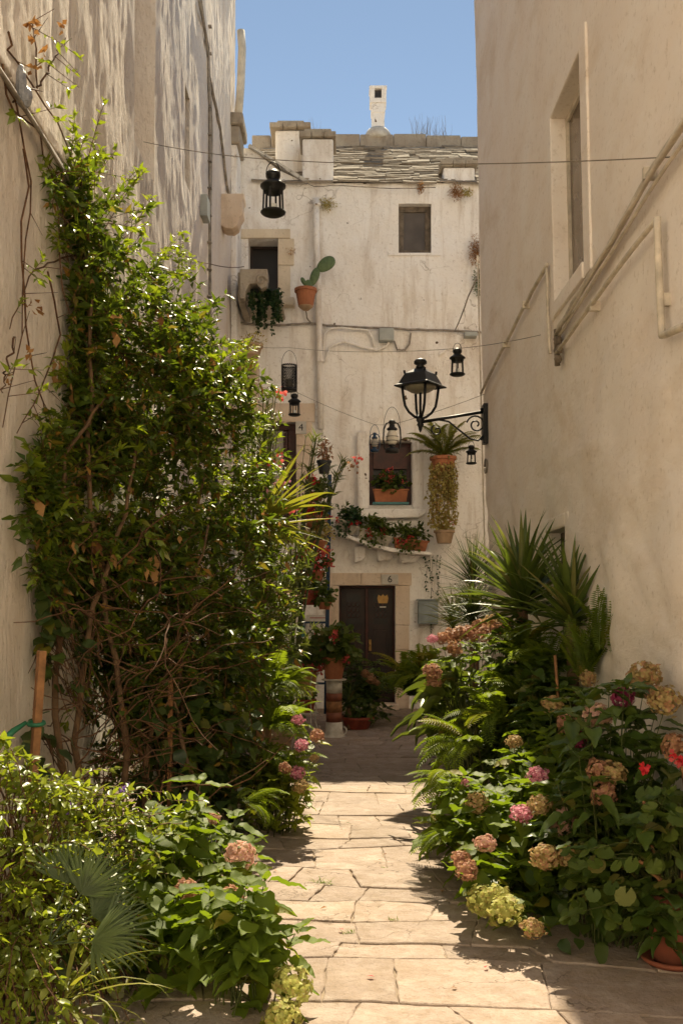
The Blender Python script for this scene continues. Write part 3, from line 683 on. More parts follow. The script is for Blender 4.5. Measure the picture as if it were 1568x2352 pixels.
# ---------------------------------------------------------------- far house
FY = 16.0
def FX(px, d=FY): return (px-784)/F*d
def FZ(py, d=FY): return EYE+(HZ-py)/F*d
FH = thing('whitewashed_house', 'whitewashed old house closing the alley, with dark double door, small windows and stone slab roof', 'house', (.5, FY, 0))
HF = [(FX(915), FX(990), FZ(580), FZ(467), .18), (FX(570), FX(638), FZ(688), FZ(548), .4), (FX(600), FX(680), FZ(1256), FZ(970), .22), (FX(848), FX(945), FZ(1160), FZ(1015), .22), (FX(778), FX(907), 0.02, FZ(1345), .25)]
def fdisp(u, v): return .05*fbm(u*1.1, v*1.1, 51, 2)+.022*fbm(u*4, v*4, 53, 3)
relief_wall('wall', 'facade', FH, XL, 4.6, 0, FZ(420), HF, .055, lambda u, v, d: (u, FY+d, v), fdisp, 6, .3)
# gable piece rising to the left
def Fp(px, py): return (FX(px), FZ(py))
MB().prism([Fp(541, 420), Fp(541, 338), Fp(574, 338), Fp(640, 388), Fp(706, 420)], FY+.01, FY+.5).obj('gable', 'facade', FH, bevel=.015)
cop = MB()
for i in range(7):
    t0, t1 = i/7, (i+1)/7; a = (FX(572)+(FX(708)-FX(572))*t0, FZ(336)+(FZ(421)-FZ(336))*t0); b_ = (FX(572)+(FX(708)-FX(572))*t1, FZ(336)+(FZ(421)-FZ(336))*t1)
    cop.beam((a[0], FY+.22, a[1]), (b_[0]-.01, FY+.22, b_[1]+.005), .56, .05)
cop.obj('coping', 'whitepaint', FH)
# chimney stacks along the eaves
def stack(px0, px1, py0, py1, y0, y1, capo=.05, lab=None):
    x0, x1, z0, z1 = FX(px0, y0), FX(px1, y0), FZ(py1, y0), FZ(py0, y0)
    o = MB().box(x0, x1, y0, y1, z0, z1-.12).obj('chimney_stack', 'facade', FH, bevel=.03, label=lab)
    c = MB(); n = 3
    for i in range(n):
        xa = x0-capo+(x1-x0+2*capo)*i/n; xb = x0-capo+(x1-x0+2*capo)*(i+1)/n-.006
        c.box(xa, xb, y0-capo, y1+capo, z1-.119+random.uniform(0, .015), z1-.02+random.uniform(-.015, .025))
    c.box(x0+.03, x1-.03, y0+.02, y1-.02, z1-.03, z1+.05)
    c.obj('stone_cap', 'greystone', o, bevel=.014)
    return o
stack(632, 702, 281, 425, 16.62, 17.2, .09, 'taller stack set back'); stack(694, 765, 300, 425, 16.02, 16.6, .05); stack(1018, 1090, 366, 428, 16.02, 16.6, .05, 'low stack near the right end')
# roof body, slates, ridge wall
EZ = FZ(420); RY, RZ = 19.0, FZ(338, 19)
MB().prism([(FY+.03, EZ+.0), (RY, RZ-.06), (RY+3, EZ), (RY+3, EZ-.1), (FY+.03, EZ-.1)], XL-.2, 4.6, 'x').obj('roof', 'slate', FH)
roof = [o for o in FH.children if o.name.startswith('roof')][0]
sl_v = []
for k in range(5):
    r = random.Random(k); m = 5; top = []
    f_ = [(-.5+i/m+(0 if i in (0, m) else r.uniform(-.03, .03)), -.16+r.uniform(-.03, .03)) for i in range(m+1)]+[(.5, .17), (-.5, .17)]
    n = len(f_); th = .026
    me = bpy.data.meshes.new('roof_slate'); me.from_pydata([(a, b, 0) for a, b in f_]+[(a*.99, b*.985, th) for a, b in f_], [], [tuple(range(n-1, -1, -1)), tuple(range(n, 2*n))]+[(i, (i+1) % n, n+(i+1) % n, n+i) for i in range(n)])
    me.materials.append(M['slate']); sl_v.append(me)
pitch = math.atan2(RZ-EZ, RY-FY); rows = 25
for i in range(rows):
    t = (i+.3)/rows; y = FY+.03+(RY-FY)*t; z = EZ+(RZ-EZ)*t+.02; x = -1.5+random.uniform(-.2, .1)
    while x < 3.1:
        wd = random.uniform(.28, .55)
        o = bpy.data.objects.new('roof_slate', random.choice(sl_v)); link(o, roof)
        o.matrix_basis = Matrix.Translation(Vector((x+wd/2, y, z+random.uniform(0, .02)))-W[roof]) @ Matrix.Rotation(pitch-.09+random.uniform(-.05, .04), 4, 'X') @ Matrix.Rotation(random.uniform(-.05, .05), 4, 'Y') @ Matrix.Rotation(random.uniform(-.06, .06), 4, 'Z') @ Matrix.Diagonal((wd*.99, random.uniform(.9, 1.2), random.uniform(.6, 1.5), 1))
        x += wd
rg = MB(); x = -1.7
while x < 4.5:
    wd = random.uniform(.35, .7); rg.box(x, x+wd-.006, 18.9, 19.3, RZ-.15, FZ(312, 19)+random.uniform(-.03, .03)-(.02 if x > 2.2 else 0)); x += wd
rg.obj('ridge_stones', 'greystone', FH, bevel=.02)
ch = MB(); cx0, cx1 = FX(853, 19.1), FX(882, 19.1); zt = FZ(205, 19.1); zb = FZ(312, 19.1)
ch.box(cx0, cx1, 18.98, 19.22, zb, zt-.32)
ch.box(cx0-.012, cx1+.012, 18.968, 19.232, zt-.5, zt-.32+.001)
chm = ch.obj('chimney', 'facade', FH, bevel=.012)
c2 = MB(); e = .035   # open cowl: four corner posts between two slabs
c2.box(cx0-e-.01, cx1+e+.01, 18.94, 19.26, zt-.05, zt); c2.box(cx0-e, cx1+e, 18.95, 19.25, zt-.32, zt-.23)
for a in (cx0-e, cx1+e-.09):
    for b_ in (18.95, 19.18): c2.box(a, a+.09, b_, b_+.07, zt-.23, zt-.05)
MB().box(cx0+.01, cx1-.01, 19.02, 19.18, zt-.229, zt-.051).obj('cowl_shade_box', 'ink', chm)  # dark box put in the cowl to stand for its shaded hollow
c2.obj('cowl', 'facade', chm, bevel=.006)
MB().lathe(((cx0+cx1)/2, 19.1, zb-.1), [(.26, 0), (.27, .08), (.22, .17), (.17, .22)], 14).obj('chimney_base', 'whitepaint', chm, smooth=True)
# windows
def fwindow(h, fmat, w_, pmat, dep, name='window_frame', mull=None, sill=True):
    x0, x1, z0, z1 = h[:4]; y0 = FY+dep-.05; y1 = FY+dep-.003; f = MB()
    f.box(x0+.002, x1-.002, y0, y1, z1-w_, z1-.002).box(x0+.002, x1-.002, y0, y1, z0+.002, z0+w_).box(x0+.002, x0+w_, y0, y1, z0+w_+.001, z1-w_-.001).box(x1-w_, x1-.002, y0, y1, z0+w_+.001, z1-w_-.001)
    if mull: f.box((x0+x1)/2-w_*.4, (x0+x1)/2+w_*.4, y0+.002, y1, z0+w_+.001, z1-w_-.001)
    fo = f.obj(name, fmat, FH, bevel=.004); MB().box(x0+w_*.8, x1-w_*.8, y1-.02, y1-.014, z0+w_*.8, z1-w_*.8).obj('pane', pmat, fo); return fo
fwindow(HF[0], 'oldwood', .09, 'pane', .17)
fwindow(HF[1], 'doorwood', .04, 'pane_dark', .38)
fw = fwindow(HF[3], 'redwood', .07, 'pane_dark', .2)
x0, x1, z0, z1 = HF[3][:4]; MB().box(x0+.07, x1-.07, FY+.09, FY+.12, z1-.42, z1-.07).obj('shutter_panel', 'redwood', fw)
sl = MB().box(FX(890), FX(1012), FY-.03, FY+.1, FZ(588), FZ(581)).obj('window_sill', 'facade', FH, bevel=.01)
# the mid window: projecting surround, left fin and ledge
x0, x1, z0, z1 = HF[3][:4]
sr = MB().box(x0-.20, x0-.003, FY-.16, FY+.02, z0-.08, z1+.16).box(x1+.003, x1+.17, FY-.08, FY+.02, z0-.08, z1+.05).box(x0-.002, x1+.002, FY-.08, FY+.02, z1+.003, z1+.12)
sr.obj('window_surround', 'facade', FH, bevel=.05)
MB().prism([(x0-.24, z0-.19), (x0-.05, z0-.24), (x1+.1, z0-.22), (x1+.22, z0-.15), (x1+.22, z0-.08), (x0-.26, z0-.08)], FY-.22, FY+.02).obj('window_ledge', 'facade', FH, bevel=.02)
MB().prism([(x0-.05, z0-.40), (x1+.05, z0-.38), (x1+.14, z0-.25), (x0-.16, z0-.27)], FY-.12, FY+.02).obj('ledge_corbel', 'facade', FH, bevel=.03)
# upper left window: stone frame, sill and carved scroll bracket
x0, x1, z0, z1 = HF[1][:4]
st = MB().box(x0-.16, x1+.20, FY-.035, FY+.02, z1+.003, z1+.15).box(x1+.003, x1+.26, FY-.03, FY+.02, z0+.55, z1-.004).box(x1+.003, x1+.2, FY-.03, FY+.02, z0, z0+.545)
st.obj('stone_frame', 'paledressed', FH, bevel=.01)
MB().box(x0-.2, x1+.28, FY-.18, FY+.02, z0-.14, z0-.003).obj('window_sill', 'paledressed', FH, bevel=.03)
sc = MB(); sy0, sy1 = FY-1.2, FY-.95; k_ = 14.9
A = lambda px, py: (FX(px, k_), FZ(py, k_))
sc.prism([A(552, 690), A(552, 622), A(615, 622), A(616, 640), A(613, 662), A(600, 668), A(590, 655), A(575, 656), A(566, 672), A(563, 690)], sy0, sy1)
so = sc.obj('carved_bracket', 'greystone', FH, bevel=.012)
cc = A(601, 649); vo = MB()
vo.tube([(cc[0]+(.085-.010*a)*math.cos(a), sy0-.012, cc[1]+(.085-.010*a)*math.sin(a)) for a in np.linspace(0, 7.2, 22)], .02, 6); vo.obj('scroll', 'greystone', so, smooth=True)
MB().box(A(545, 690)[0], A(560, 690)[0], sy1-.1, FY+.02, A(0, 690)[1], A(0, 622)[1]).obj('bracket_arm', 'greystone', so, bevel=.01)
# door 4
x0, x1, z0, z1 = HF[2][:4]; d4 = MB()
d4.box(x0+.003, x1-.003, FY+.12, FY+.2, z1-.10, z1-.003).box(x1-.13, x1-.003, FY+.12, FY+.2, z0+.003, z1-.101).box(x0+.003, x0+.08, FY+.12, FY+.2, z0+.003, z1-.101).box(x0+.081, x1-.131, FY+.13, FY+.19, z0+.003, z0+.5)
d4.box(x1-.21, x1-.14, FY+.135, FY+.19, z0+.51, z1-.11)
do = d4.obj('door', 'redwood', FH, bevel=.006); MB().box(x0+.08, x1-.2, FY+.17, FY+.176, z0+.5, z1-.1).obj('pane', 'pane_pale', do)
jb = MB()
def blocks(name, rects, mat='dressed', y0=FY-.035, y1=FY+.02):
    for (a, b_, c, d) in rects: MB().box(a, b_, y0+random.uniform(-.006, .006), y1, c, d).obj(name, mat, FH, bevel=.008)
zs = [z0, z0+.5, z0+.95, z0+1.25, z0+1.62, z1]
blocks('jamb_stone', [(x1+.004, x1+.30+random.uniform(-.05, .02), a+.002, b_-.002) for a, b_ in zip(zs[:-1], zs[1:])])
blocks('lintel_stone', [(x0-.2, x1+.30, z1+.002, z1+.30)])
# door 6
x0, x1, z0, z1 = HF[4][:4]; zs = [0, .5, .95, 1.35, z1]
blocks('jamb_stone', [(x1+.004, x1+.24+random.uniform(-.03, .03), a+.002, b_-.002) for a, b_ in zip(zs[:-1], zs[1:])]+[(x0-.22+random.uniform(-.03, .03), x0-.004, a+.002, b_-.002) for a, b_ in zip(zs[:-1], zs[1:])])
blocks('lintel_stone', [(x0-.26, (x0+x1)/2-.1, z1+.002, z1+.20), ((x0+x1)/2-.096, x1+.26, z1+.002, z1+.20)])
MB().box(x0-.05, x1+.05, FY-.25, FY+.2, 0, .09).obj('doorstep', 'dressed', FH, bevel=.015)
xm = (x0+x1)/2
for a, b_ in ((x0+.03, xm-.02), (xm+.02, x1-.03)):
    y = FY+.14; lf = MB().box(a, b_, y+.02, y+.06, .1, z1-.04)
    for c, d in ((.18, .62), (.68, 1.28)): lf.box(a+.07, b_-.07, y+.005, y+.021, c, d).box(a+.11, b_-.11, y-.008, y+.006, c+.04, d-.04)
    dl = lf.obj('door_leaf', 'doorwood', FH, bevel=.006)
    gp = MB().box(a+.09, b_-.09, y+.012, y+.0205, 1.36, z1-.14).obj('glazed_panel', 'pane_dark', dl)
    gr = MB()
    for i in range(3):
        for j in range(3):
            cx = (a+b_)/2+(i-1)*.07; cz = 1.5+j*.09
            gr.tube([(cx+.032*math.cos(t), y+.006, cz+.04*math.sin(t)) for t in np.linspace(0, 2*PI, 9)], .005, 4)
    gr.obj('iron_grille', 'redwood', dl)
df = MB().box(x0+.002, x0+.029, FY+.12, FY+.22, .1, z1-.003).box(x1-.029, x1-.002, FY+.12, FY+.22, .1, z1-.003).box(x0+.03, x1-.03, FY+.12, FY+.22, z1-.038, z1-.003).box(xm-.02, xm+.02, FY+.125, FY+.2, .1, z1-.04)
df.obj('door_frame', 'redwood', FH, bevel=.004)
MB().ball((xm+.055, FY+.115, 1.02), (.02, .03, .02), 8, 6).obj('door_knob', 'gold', FH, smooth=True); MB().box(xm+.035, xm+.075, FY+.125, FY+.15, .93, 1.11).obj('lock_plate', 'gold', FH)
ms = MB().prism([(xm+.19, 1.70), (xm+.33, 1.70), (xm+.35, 1.78), (xm+.33, 1.84), (xm+.29, 1.81), (xm+.26, 1.85), (xm+.23, 1.81), (xm+.19, 1.84), (xm+.17, 1.78)], FY+.11, FY+.13).obj('brass_mask', 'gold', FH)
MB().box(xm+.21, xm+.31, FY+.12, FY+.14, 1.63, 1.65).obj('letter_slot', 'whitepaint', FH)
# ledge that slopes below the window, with stone brackets
A0, A1 = P(740, 1206, 15.75), P(986, 1268, 15.75)
lg = MB(); Q = [(FX(pa, 15.75), FZ(pb_, 15.75)) for pa, pb_ in ((738, 1197), (770, 1216), (810, 1234), (850, 1248), (895, 1259), (940, 1266), (988, 1269))]
lg.prism([(a, b_) for a, b_ in Q]+[(a, b_-.05-random.uniform(0, .02)) for a, b_ in Q[::-1]], FY-.42, FY+.02); lg.obj('sloping_ledge', 'facade', FH, bevel=.012)
for px, py, ww in ((826, 1290, .09), (884, 1286, .13), (940, 1290, .16)):
    c = P(px, py, 15.9); MB().prism([(c.x-ww, c.z+.24), (c.x+ww, c.z+.24), (c.x+ww*1.1, c.z+.1), (c.x+ww*.7, c.z+random.uniform(-.02, .03)), (c.x-ww*.9, c.z-.03)], FY-.17, FY+.02).obj('stone_bracket', 'facade', FH, bevel=.03)
# landing of the outer stair under door 4
stp = MB().box(XL+.11, FX(690), FY-1.1, FY-.03, 0, FZ(1256)-.01).obj('stair_landing', 'facade', FH, bevel=.03)
# downpipe and conduits on the facade
MB().tube([P(726, 455, 15.9), P(727, 560, 15.9), P(733, 760, 15.9), P(737, 985, 15.9)], .05, 10).obj('downpipe', 'facade', FH, smooth=True)
cl = MB()
for py in (470, 620, 830): c = P(728+(py-455)/50, py, 15.88); cl.lathe((c.x, c.y, c.z-.015), [(.06, 0), (.06, .03)], 10)
cl.obj('pipe_collar', 'facade', FH, smooth=True)
def fpath(name, pts, r, mat, d=15.93, amp=.006, par=FH): return MB().tube(wobble([P(a, b_, d) for a, b_ in pts], amp, 5), r, 6).obj(name, mat, par, smooth=True)
fpath('conduit', [(552, 742), (640, 747), (715, 742), (760, 748), (850, 752), (960, 757), (1060, 760), (1110, 763)], .018, 'cable')
fpath('conduit', [(740, 1000), (742, 800), (745, 768), (756, 755), (785, 752), (845, 758), (854, 775), (858, 795)], .018, 'facade')
fpath('conduit', [(747, 830), (757, 796), (790, 783), (830, 797), (868, 803), (885, 795), (893, 786)], .022, 'facade')
fpath('conduit', [(905, 783), (912, 803), (930, 803), (940, 790), (943, 765)], .014, 'cable')
fpath('wall_cable', [(700, 700), (705, 730), (716, 745)], .012, 'cable')
fpath('wall_cable', [(574, 338), (600, 352), (632, 372), (680, 408), (722, 428), (760, 425), (900, 432), (1000, 430)], .007, 'cable', 15.85)
c = P(887, 768, 15.85)
MB().box(c.x-.12, c.x+.12, c.y-.03, FY, c.z-.10, c.z+.10).obj('junction_box', 'greybox', FH, bevel=.02)
c = P(1081, 767, 15.85); MB().box(c.x-.10, c.x+.10, c.y-.02, FY, c.z-.035, c.z+.035).obj('small_junction_box', 'greybox', FH, bevel=.006)
c = P(1017, 808, 15.95); MB().prism([(c.x-.07, c.z-.08), (c.x+.02, c.z-.02), (c.x+.08, c.z+.06), (c.x, c.z+.05), (c.x-.08, c.z)], FY-.06, FY+.02).obj('plaster_lump', 'facade', FH, bevel=.03)
# meter box and lettering
c = P(985, 1405, 15.8); mbx = thing('meter_box', 'grey metal meter box on the wall right of the dark door', 'meter box', (c.x, FY-.03, FZ(1433)))
MB().box(c.x-.17, c.x+.15, FY-.17, FY-.03, FZ(1433), FZ(1380)).obj('case', 'greymetal', mbx, bevel=.01)
MB().box(c.x-.19, c.x+.17, FY-.19, FY-.03, FZ(1380)+.002, FZ(1376)).obj('lid', 'greymetal', mbx, bevel=.004)
MB().box(c.x-.14, c.x+.12, FY-.178, FY-.171, FZ(1429), FZ(1386)).obj('door', 'greymetal', mbx, bevel=.002)
def text(s, size, loc, mat, parent, name='number'):
    cu = bpy.data.curves.new(name, 'FONT'); cu.body = s; cu.size = size; cu.extrude = .002; cu.align_x = 'CENTER'; cu.align_y = 'CENTER'; cu.resolution_u = 3
    to = bpy.data.objects.new('tmp', cu); COL.objects.link(to); bpy.context.view_layer.update()
    me = bpy.data.meshes.new_from_object(to.evaluated_get(bpy.context.evaluated_depsgraph_get())); bpy.data.objects.remove(to)
    me.materials.clear(); me.materials.append(M[mat]); o = bpy.data.objects.new(name, me); link(o, parent)
    o.location = Vector(loc)-W[parent]; o.rotation_euler = (PI/2, 0, 0); return o
for s, px, py, wd, hh in (('6', 895, 1331, .27, .16), ('4', 691, 982, .17, .20)):
    c = P(px, py, FY-.06); t = thing('number_plaque', 'pale house number plaque reading %s beside the %s door' % (s, 'dark lower' if s == '6' else 'red brown upper'), 'house number', (c.x, FY-.05, c.z-hh/2), 'house number plaques')
    MB().box(c.x-wd/2, c.x+wd/2, FY-.065, FY-.042, c.z-hh/2, c.z+hh/2).obj('plate', 'plaque', t, bevel=.004)
    text(s, .16, (c.x, FY-.069, c.z), 'ink', t)
c = P(735, 1434, 15.2); t = thing('street_sign', 'white sign with 33 left of the dark door behind the geraniums', 'sign', (c.x, 15.93, c.z-.2))
MB().box(c.x-.24, c.x+.13, 15.915, 15.935, c.z-.14, c.z+.14).obj('plate', 'sign', t)
text('N. 33', .13, (c.x-.04, 15.911, c.z-.02), 'ink', t); MB().box(c.x-.18, c.x+.08, 15.911, 15.914, c.z+.085, c.z+.097).obj('red_line', 'redink', t)
# side wall that closes the court on the right
t = thing('court_wall', 'whitewashed side wall closing the small court behind the right corner', 'wall', (4.6, 13.5, 0))
MB().box(4.3, 4.6, 11.0, 15.99, 0, 7.5).obj('wall', 'facade', t, bevel=.02)
#PARTB
# ================================================================ THINGS
def dup(root, loc, label, scale=1, rz=0):
    r = root.copy(); COL.objects.link(r); r.location = loc; r.scale = (scale,)*3; r.rotation_euler = (0, 0, rz); r['label'] = label; W[r] = Vector(loc)
    for chd in list(root.children):
        c = chd.copy(); COL.objects.link(c); c.parent = r
        for gch in list(chd.children):
            d = gch.copy(); COL.objects.link(d); d.parent = c
    return r
# ---- small candle lanterns
def candle_lantern(loc, label):
    t = thing('candle_lantern', label, 'lantern', loc, 'candle lanterns strung over the alley'); x, y, z = loc
    h = .33; q = lambda pr: [(r*h, a*h) for r, a in pr]
    MB().lathe(loc, q([(.13, 0), (.2, .015), (.265, .05), (.28, .075), (.26, .10), (.2, .105)]), 18).obj('base', 'iron', t, smooth=True)
    for k in range(6):
        a = PI/3*k+.3; MB().beam((x+.225*h*math.cos(a), y+.225*h*math.sin(a), z+.1*h), (x+.205*h*math.cos(a), y+.205*h*math.sin(a), z+.56*h), .035*h, .035*h).obj('post', 'iron', t)
    MB().lathe(loc, q([(.19, .50), (.215, .52), (.23, .60), (.28, .63), (.285, .66), (.24, .70), (.16, .76), (.12, .78), (.125, .80), (.16, .85), (.165, .93), (.13, .95), (.11, .985), (.04, 1.0)]), 18).obj('roof', 'iron', t, smooth=True)
    MB().tube([(x+.15*h*math.cos(a), y, z+.93*h+.25*h*math.sin(a)) for a in np.linspace(0, PI, 12)], .008*h*1.4, 5).obj('ring_handle', 'iron', t, smooth=True)
    MB().lathe((x, y, z+.1*h), q([(.07, 0), (.07, .16), (.05, .17)]), 10).obj('candle', 'candle', t, smooth=True)
    return t
def LPT(px, py, d): return P(px, py, d)
l0 = candle_lantern(LPT(627, 495, 7.2), 'largest looking black candle lantern, hanging high before the gabled end of the far house')
dup(l0, LPT(1050, 864, 9.1), 'black candle lantern hanging above and right of the street lamp', .78)
dup(l0, LPT(676, 956, 14.1), 'black candle lantern hanging right below the pierced metal cylinder', .98)
dup(l0, LPT(1082, 1067, 10.7), 'small black candle lantern hanging below the street lamp bracket', .64)
# pierced cylinder lantern
c = P(664, 898, 12.9); t = thing('pierced_lantern', 'black pierced metal cylinder lantern hanging on a thin wire loop', 'lantern', c)
w_, h_ = .10, .35; mb = MB(); rows_, cols_ = 15, 22
for i in range(rows_):
    for j in range(cols_):
        a0 = 2*PI*j/cols_; zz = c.z+.03+h_*.88*(i+.5)/rows_; rad = h_*.88/rows_*.5
        aa = a0+(PI/cols_ if i % 2 else 0)
        pts = [(c.x+w_*math.cos(aa+math.cos(u)*rad/w_*1.05), c.y+w_*math.sin(aa+math.cos(u)*rad/w_*1.05), zz+rad*1.0*math.sin(u)) for u in np.linspace(0, 2*PI, 6)]
        mb.tube(pts, .0042, 3, cap=False)
o = mb.obj('filigree', 'iron', t); o['kind'] = 'stuff'
MB().lathe(c, [(.088, 0), (.102, 0), (.104, .03), (.088, .03)], 20).obj('bottom_ring', 'iron', t, smooth=True)
MB().tube([(c.x+w_*math.cos(a), c.y+w_*math.sin(a), c.z+h_*.93) for a in np.linspace(0, 2*PI, 21)], .007, 5).obj('top_ring', 'iron', t, smooth=True)
MB().tube([(c.x+w_*math.cos(a), c.y, c.z+h_*.93+.2*math.sin(a)) for a in np.linspace(0, PI, 14)], .003, 4).obj('wire_handle', 'iron', t)
MB().lathe((c.x, c.y, c.z+.03), [(.05, 0), (.05, .12)], 10).obj('candle_cup', 'lampglass', t, smooth=True)
# hurricane lanterns
def hurricane(loc, label, h, mat, glass='lampglass'):
    t = thing('hurricane_lantern', label, 'lantern', loc, 'hurricane lanterns by the window'); x, y, z = loc; q = lambda pr: [(r*h, a*h) for r, a in pr]
    MB().lathe(loc, q([(.17, 0), (.20, .02), (.20, .08), (.17, .13), (.08, .16), (.08, .19), (.13, .22)]), 16).obj('tank', mat, t, smooth=True)
    MB().lathe(loc, q([(.10, .24), (.155, .32), (.17, .42), (.14, .56), (.10, .64), (.09, .64), (.11, .56), (.15, .42)]), 14).obj('glass', 'whitepaint' if glass == 'w' else 'pane_pale', t, smooth=True)
    gd = MB()
    for zz, rr in ((.34, .172), (.46, .172)): gd.tube([(x+rr*h*math.cos(a), y+rr*h*math.sin(a), z+zz*h) for a in np.linspace(0, 2*PI, 16)], .006*h*1.5, 4)
    gd.obj('guard_wires', mat, t)
    MB().lathe(loc, q([(.11, .64), (.15, .66), (.15, .70), (.09, .74), (.07, .82), (.10, .85), (.09, .92), (.03, .95)]), 14).obj('chimney_cap', mat, t, smooth=True)
    for s in (-1, 1): MB().tube([(x+s*.06*h, y, z+.88*h), (x+s*.17*h, y, z+.84*h), (x+s*.235*h, y, z+.68*h), (x+s*.25*h, y, z+.4*h), (x+s*.22*h, y, z+.15*h), (x+s*.15*h, y, z+.06*h)], .022*h, 6).obj('side_tube', mat, t, smooth=True)
    MB().tube([(x+.24*h*math.cos(a), y, z+.7*h+.62*h*math.sin(a)) for a in np.linspace(0, PI, 14)], .0035, 4).obj('wire_handle', mat, t)
    return t
hurricane(P(900, 1040, 12.3), 'large dark hurricane lantern with clear glass hanging before the window', .43, 'iron', 'w')
hurricane(P(860, 1038, 12.6), 'small dark blue hurricane lantern hanging left of the larger one', .26, 'bluepaint')
# ---- wires
def wirething(label, pts, r=.0035, cat='wire', mat='wire'):
    a = Vector(pts[0]); t = MB(); fine = []
    for p, q_ in zip(pts[:-1], pts[1:]):
        p, q_ = Vector(p), Vector(q_); L = (q_-p).length
        for i in range(10): u = i/10; v = p.lerp(q_, u); v.z -= .010*L*4*u*(1-u); fine.append(v)
    fine.append(Vector(pts[-1])); o = t.tube(fine, r, 4).obj('hanging_wire', mat); tag(o, label, cat); return o
wirething('thin wire crossing high over the alley, carrying the largest looking lantern', [P(330, 325, 8.55), P(627, 366, 7.2), P(1540, 360, 4.75)])
wirething('thin wire carrying the pierced cylinder lantern and the lantern above the street lamp', [P(545, 790, 15), P(664, 798, 12.95), P(1050, 800, 9.1), P(1245, 768, 7.85)], .003)
wirething('thin wire carrying the hurricane lanterns beside the mid window', [P(560, 880, 15.7), P(676, 898, 14.1), P(860, 975, 12.6), P(900, 975, 12.3), P(1112, 905, 10.85)], .003)
wirething('slack cable running from the far facade up to the corner of the tan house', [P(1045, 757, 15.9), P(1075, 680, 13.2), P(1112, 590, 10.95)], .010, 'cable', 'cable')
wirething('thin wire along the tan wall down to the street lamp bracket', [P(1296, 740, 7.1), P(1200, 880, 8.8), P(1123, 985, 10.85)], .005)
wirething('brown wire looping from the jasmine to the stone corbel', [P(375, 590, 9.2), P(410, 578, 10.), P(480, 605, 12.4), P(560, 612, 15)], .007, 'wire', 'twig')
# ---- street lamp on its wall bracket
dl_ = 10.75; u = dl_/F; c = P(965, 885, dl_)
t = thing('street_lamp', 'black four sided street lamp on a scrolled iron bracket at the corner', 'street lamp', c)
lt = lambda pr, ph=0, seg=4, nm='x', mt='iron', sm=False: MB().lathe(c, [(r*u, a*u) for r, a in pr], seg, ph).obj(nm, mt, t, smooth=sm)
lt([(40, -3), (62, -4), (62, -1), (52, 3), (38, 25), (36, 27), (9, 41), (0.5, 42)], 0.18, 4, 'lamp_roof')
lt([(9, 38), (11, 42), (8, 46), (15, 50), (15, 55), (12, 59), (7, 61), (2, 62)], 0, 14, 'chimney_knob', 'iron', True)
lt([(36, -3), (34, -8), (22, -15), (6, -17)], 0, 16, 'lamp_bowl', 'lampglass', True)
for k in range(4):
    a = PI/2*k+.18; MB().beam((c.x+math.cos(a)*37*u, c.y+math.sin(a)*37*u, c.z+26*u), (c.x+math.cos(a)*38*u, c.y+math.sin(a)*38*u, c.z+33*u), .02, .02).obj('corner_spike', 'iron', t)
    MB().tube([(c.x+math.cos(a)*r*u, c.y+math.sin(a)*r*u, c.z+z*u) for r, z in ((43, -4), (40, -28), (36, -48), (27, -62), (14, -72), (4, -76))], 3.0*u, 8).obj('frame_arm', 'iron', t, smooth=True)
lt([(3, -2), (3, -78)], 0, 8, 'centre_rod', 'iron', True)
lt([(3, -68), (9, -76), (10, -80), (6, -86), (8, -90), (5, -96), (4, -102), (1, -108)], 0, 12, 'lamp_socket', 'iron', True)
B = lambda px, py, dy=0: P(px, py, dl_)+Vector((0, dy, 0))
MB().tube([B(968, 969), B(1040, 957), B(1114, 945)], 3.6*u, 8).obj('bracket_arm', 'iron', t, smooth=True)
MB().tube([B(1008, 964), B(1030, 968), B(1055, 988), B(1080, 1008), B(1098, 1012), B(1110, 1000), B(1116, 985)], 2.2*u, 7).obj('lower_brace', 'iron', t, smooth=True)
def spiral(px, py, r0, r1, a0, a1, n=26): return [B(px+(r0+(r1-r0)*i/n)*math.cos(a0+(a1-a0)*i/n), py-(r0+(r1-r0)*i/n)*math.sin(a0+(a1-a0)*i/n)) for i in range(n+1)]
MB().tube(spiral(1093, 975, 4, 22, -1, 9.2), 2.0*u, 6).obj('scroll', 'iron', t, smooth=True)
MB().tube(spiral(1003, 988, 3, 14, 3, -4.4), 1.8*u, 6).obj('scroll', 'iron', t, smooth=True)
MB().box(B(1108, 0).x, B(1119, 0).x, dl_-.06, dl_+.06, B(0, 1020).z, B(0, 928).z).obj('wall_plate', 'iron', t, bevel=.006)
for k, py in enumerate((940, 1008)): MB().ball(B(1106, py), .018, 8, 6).obj('bolt', 'iron', t, smooth=True)

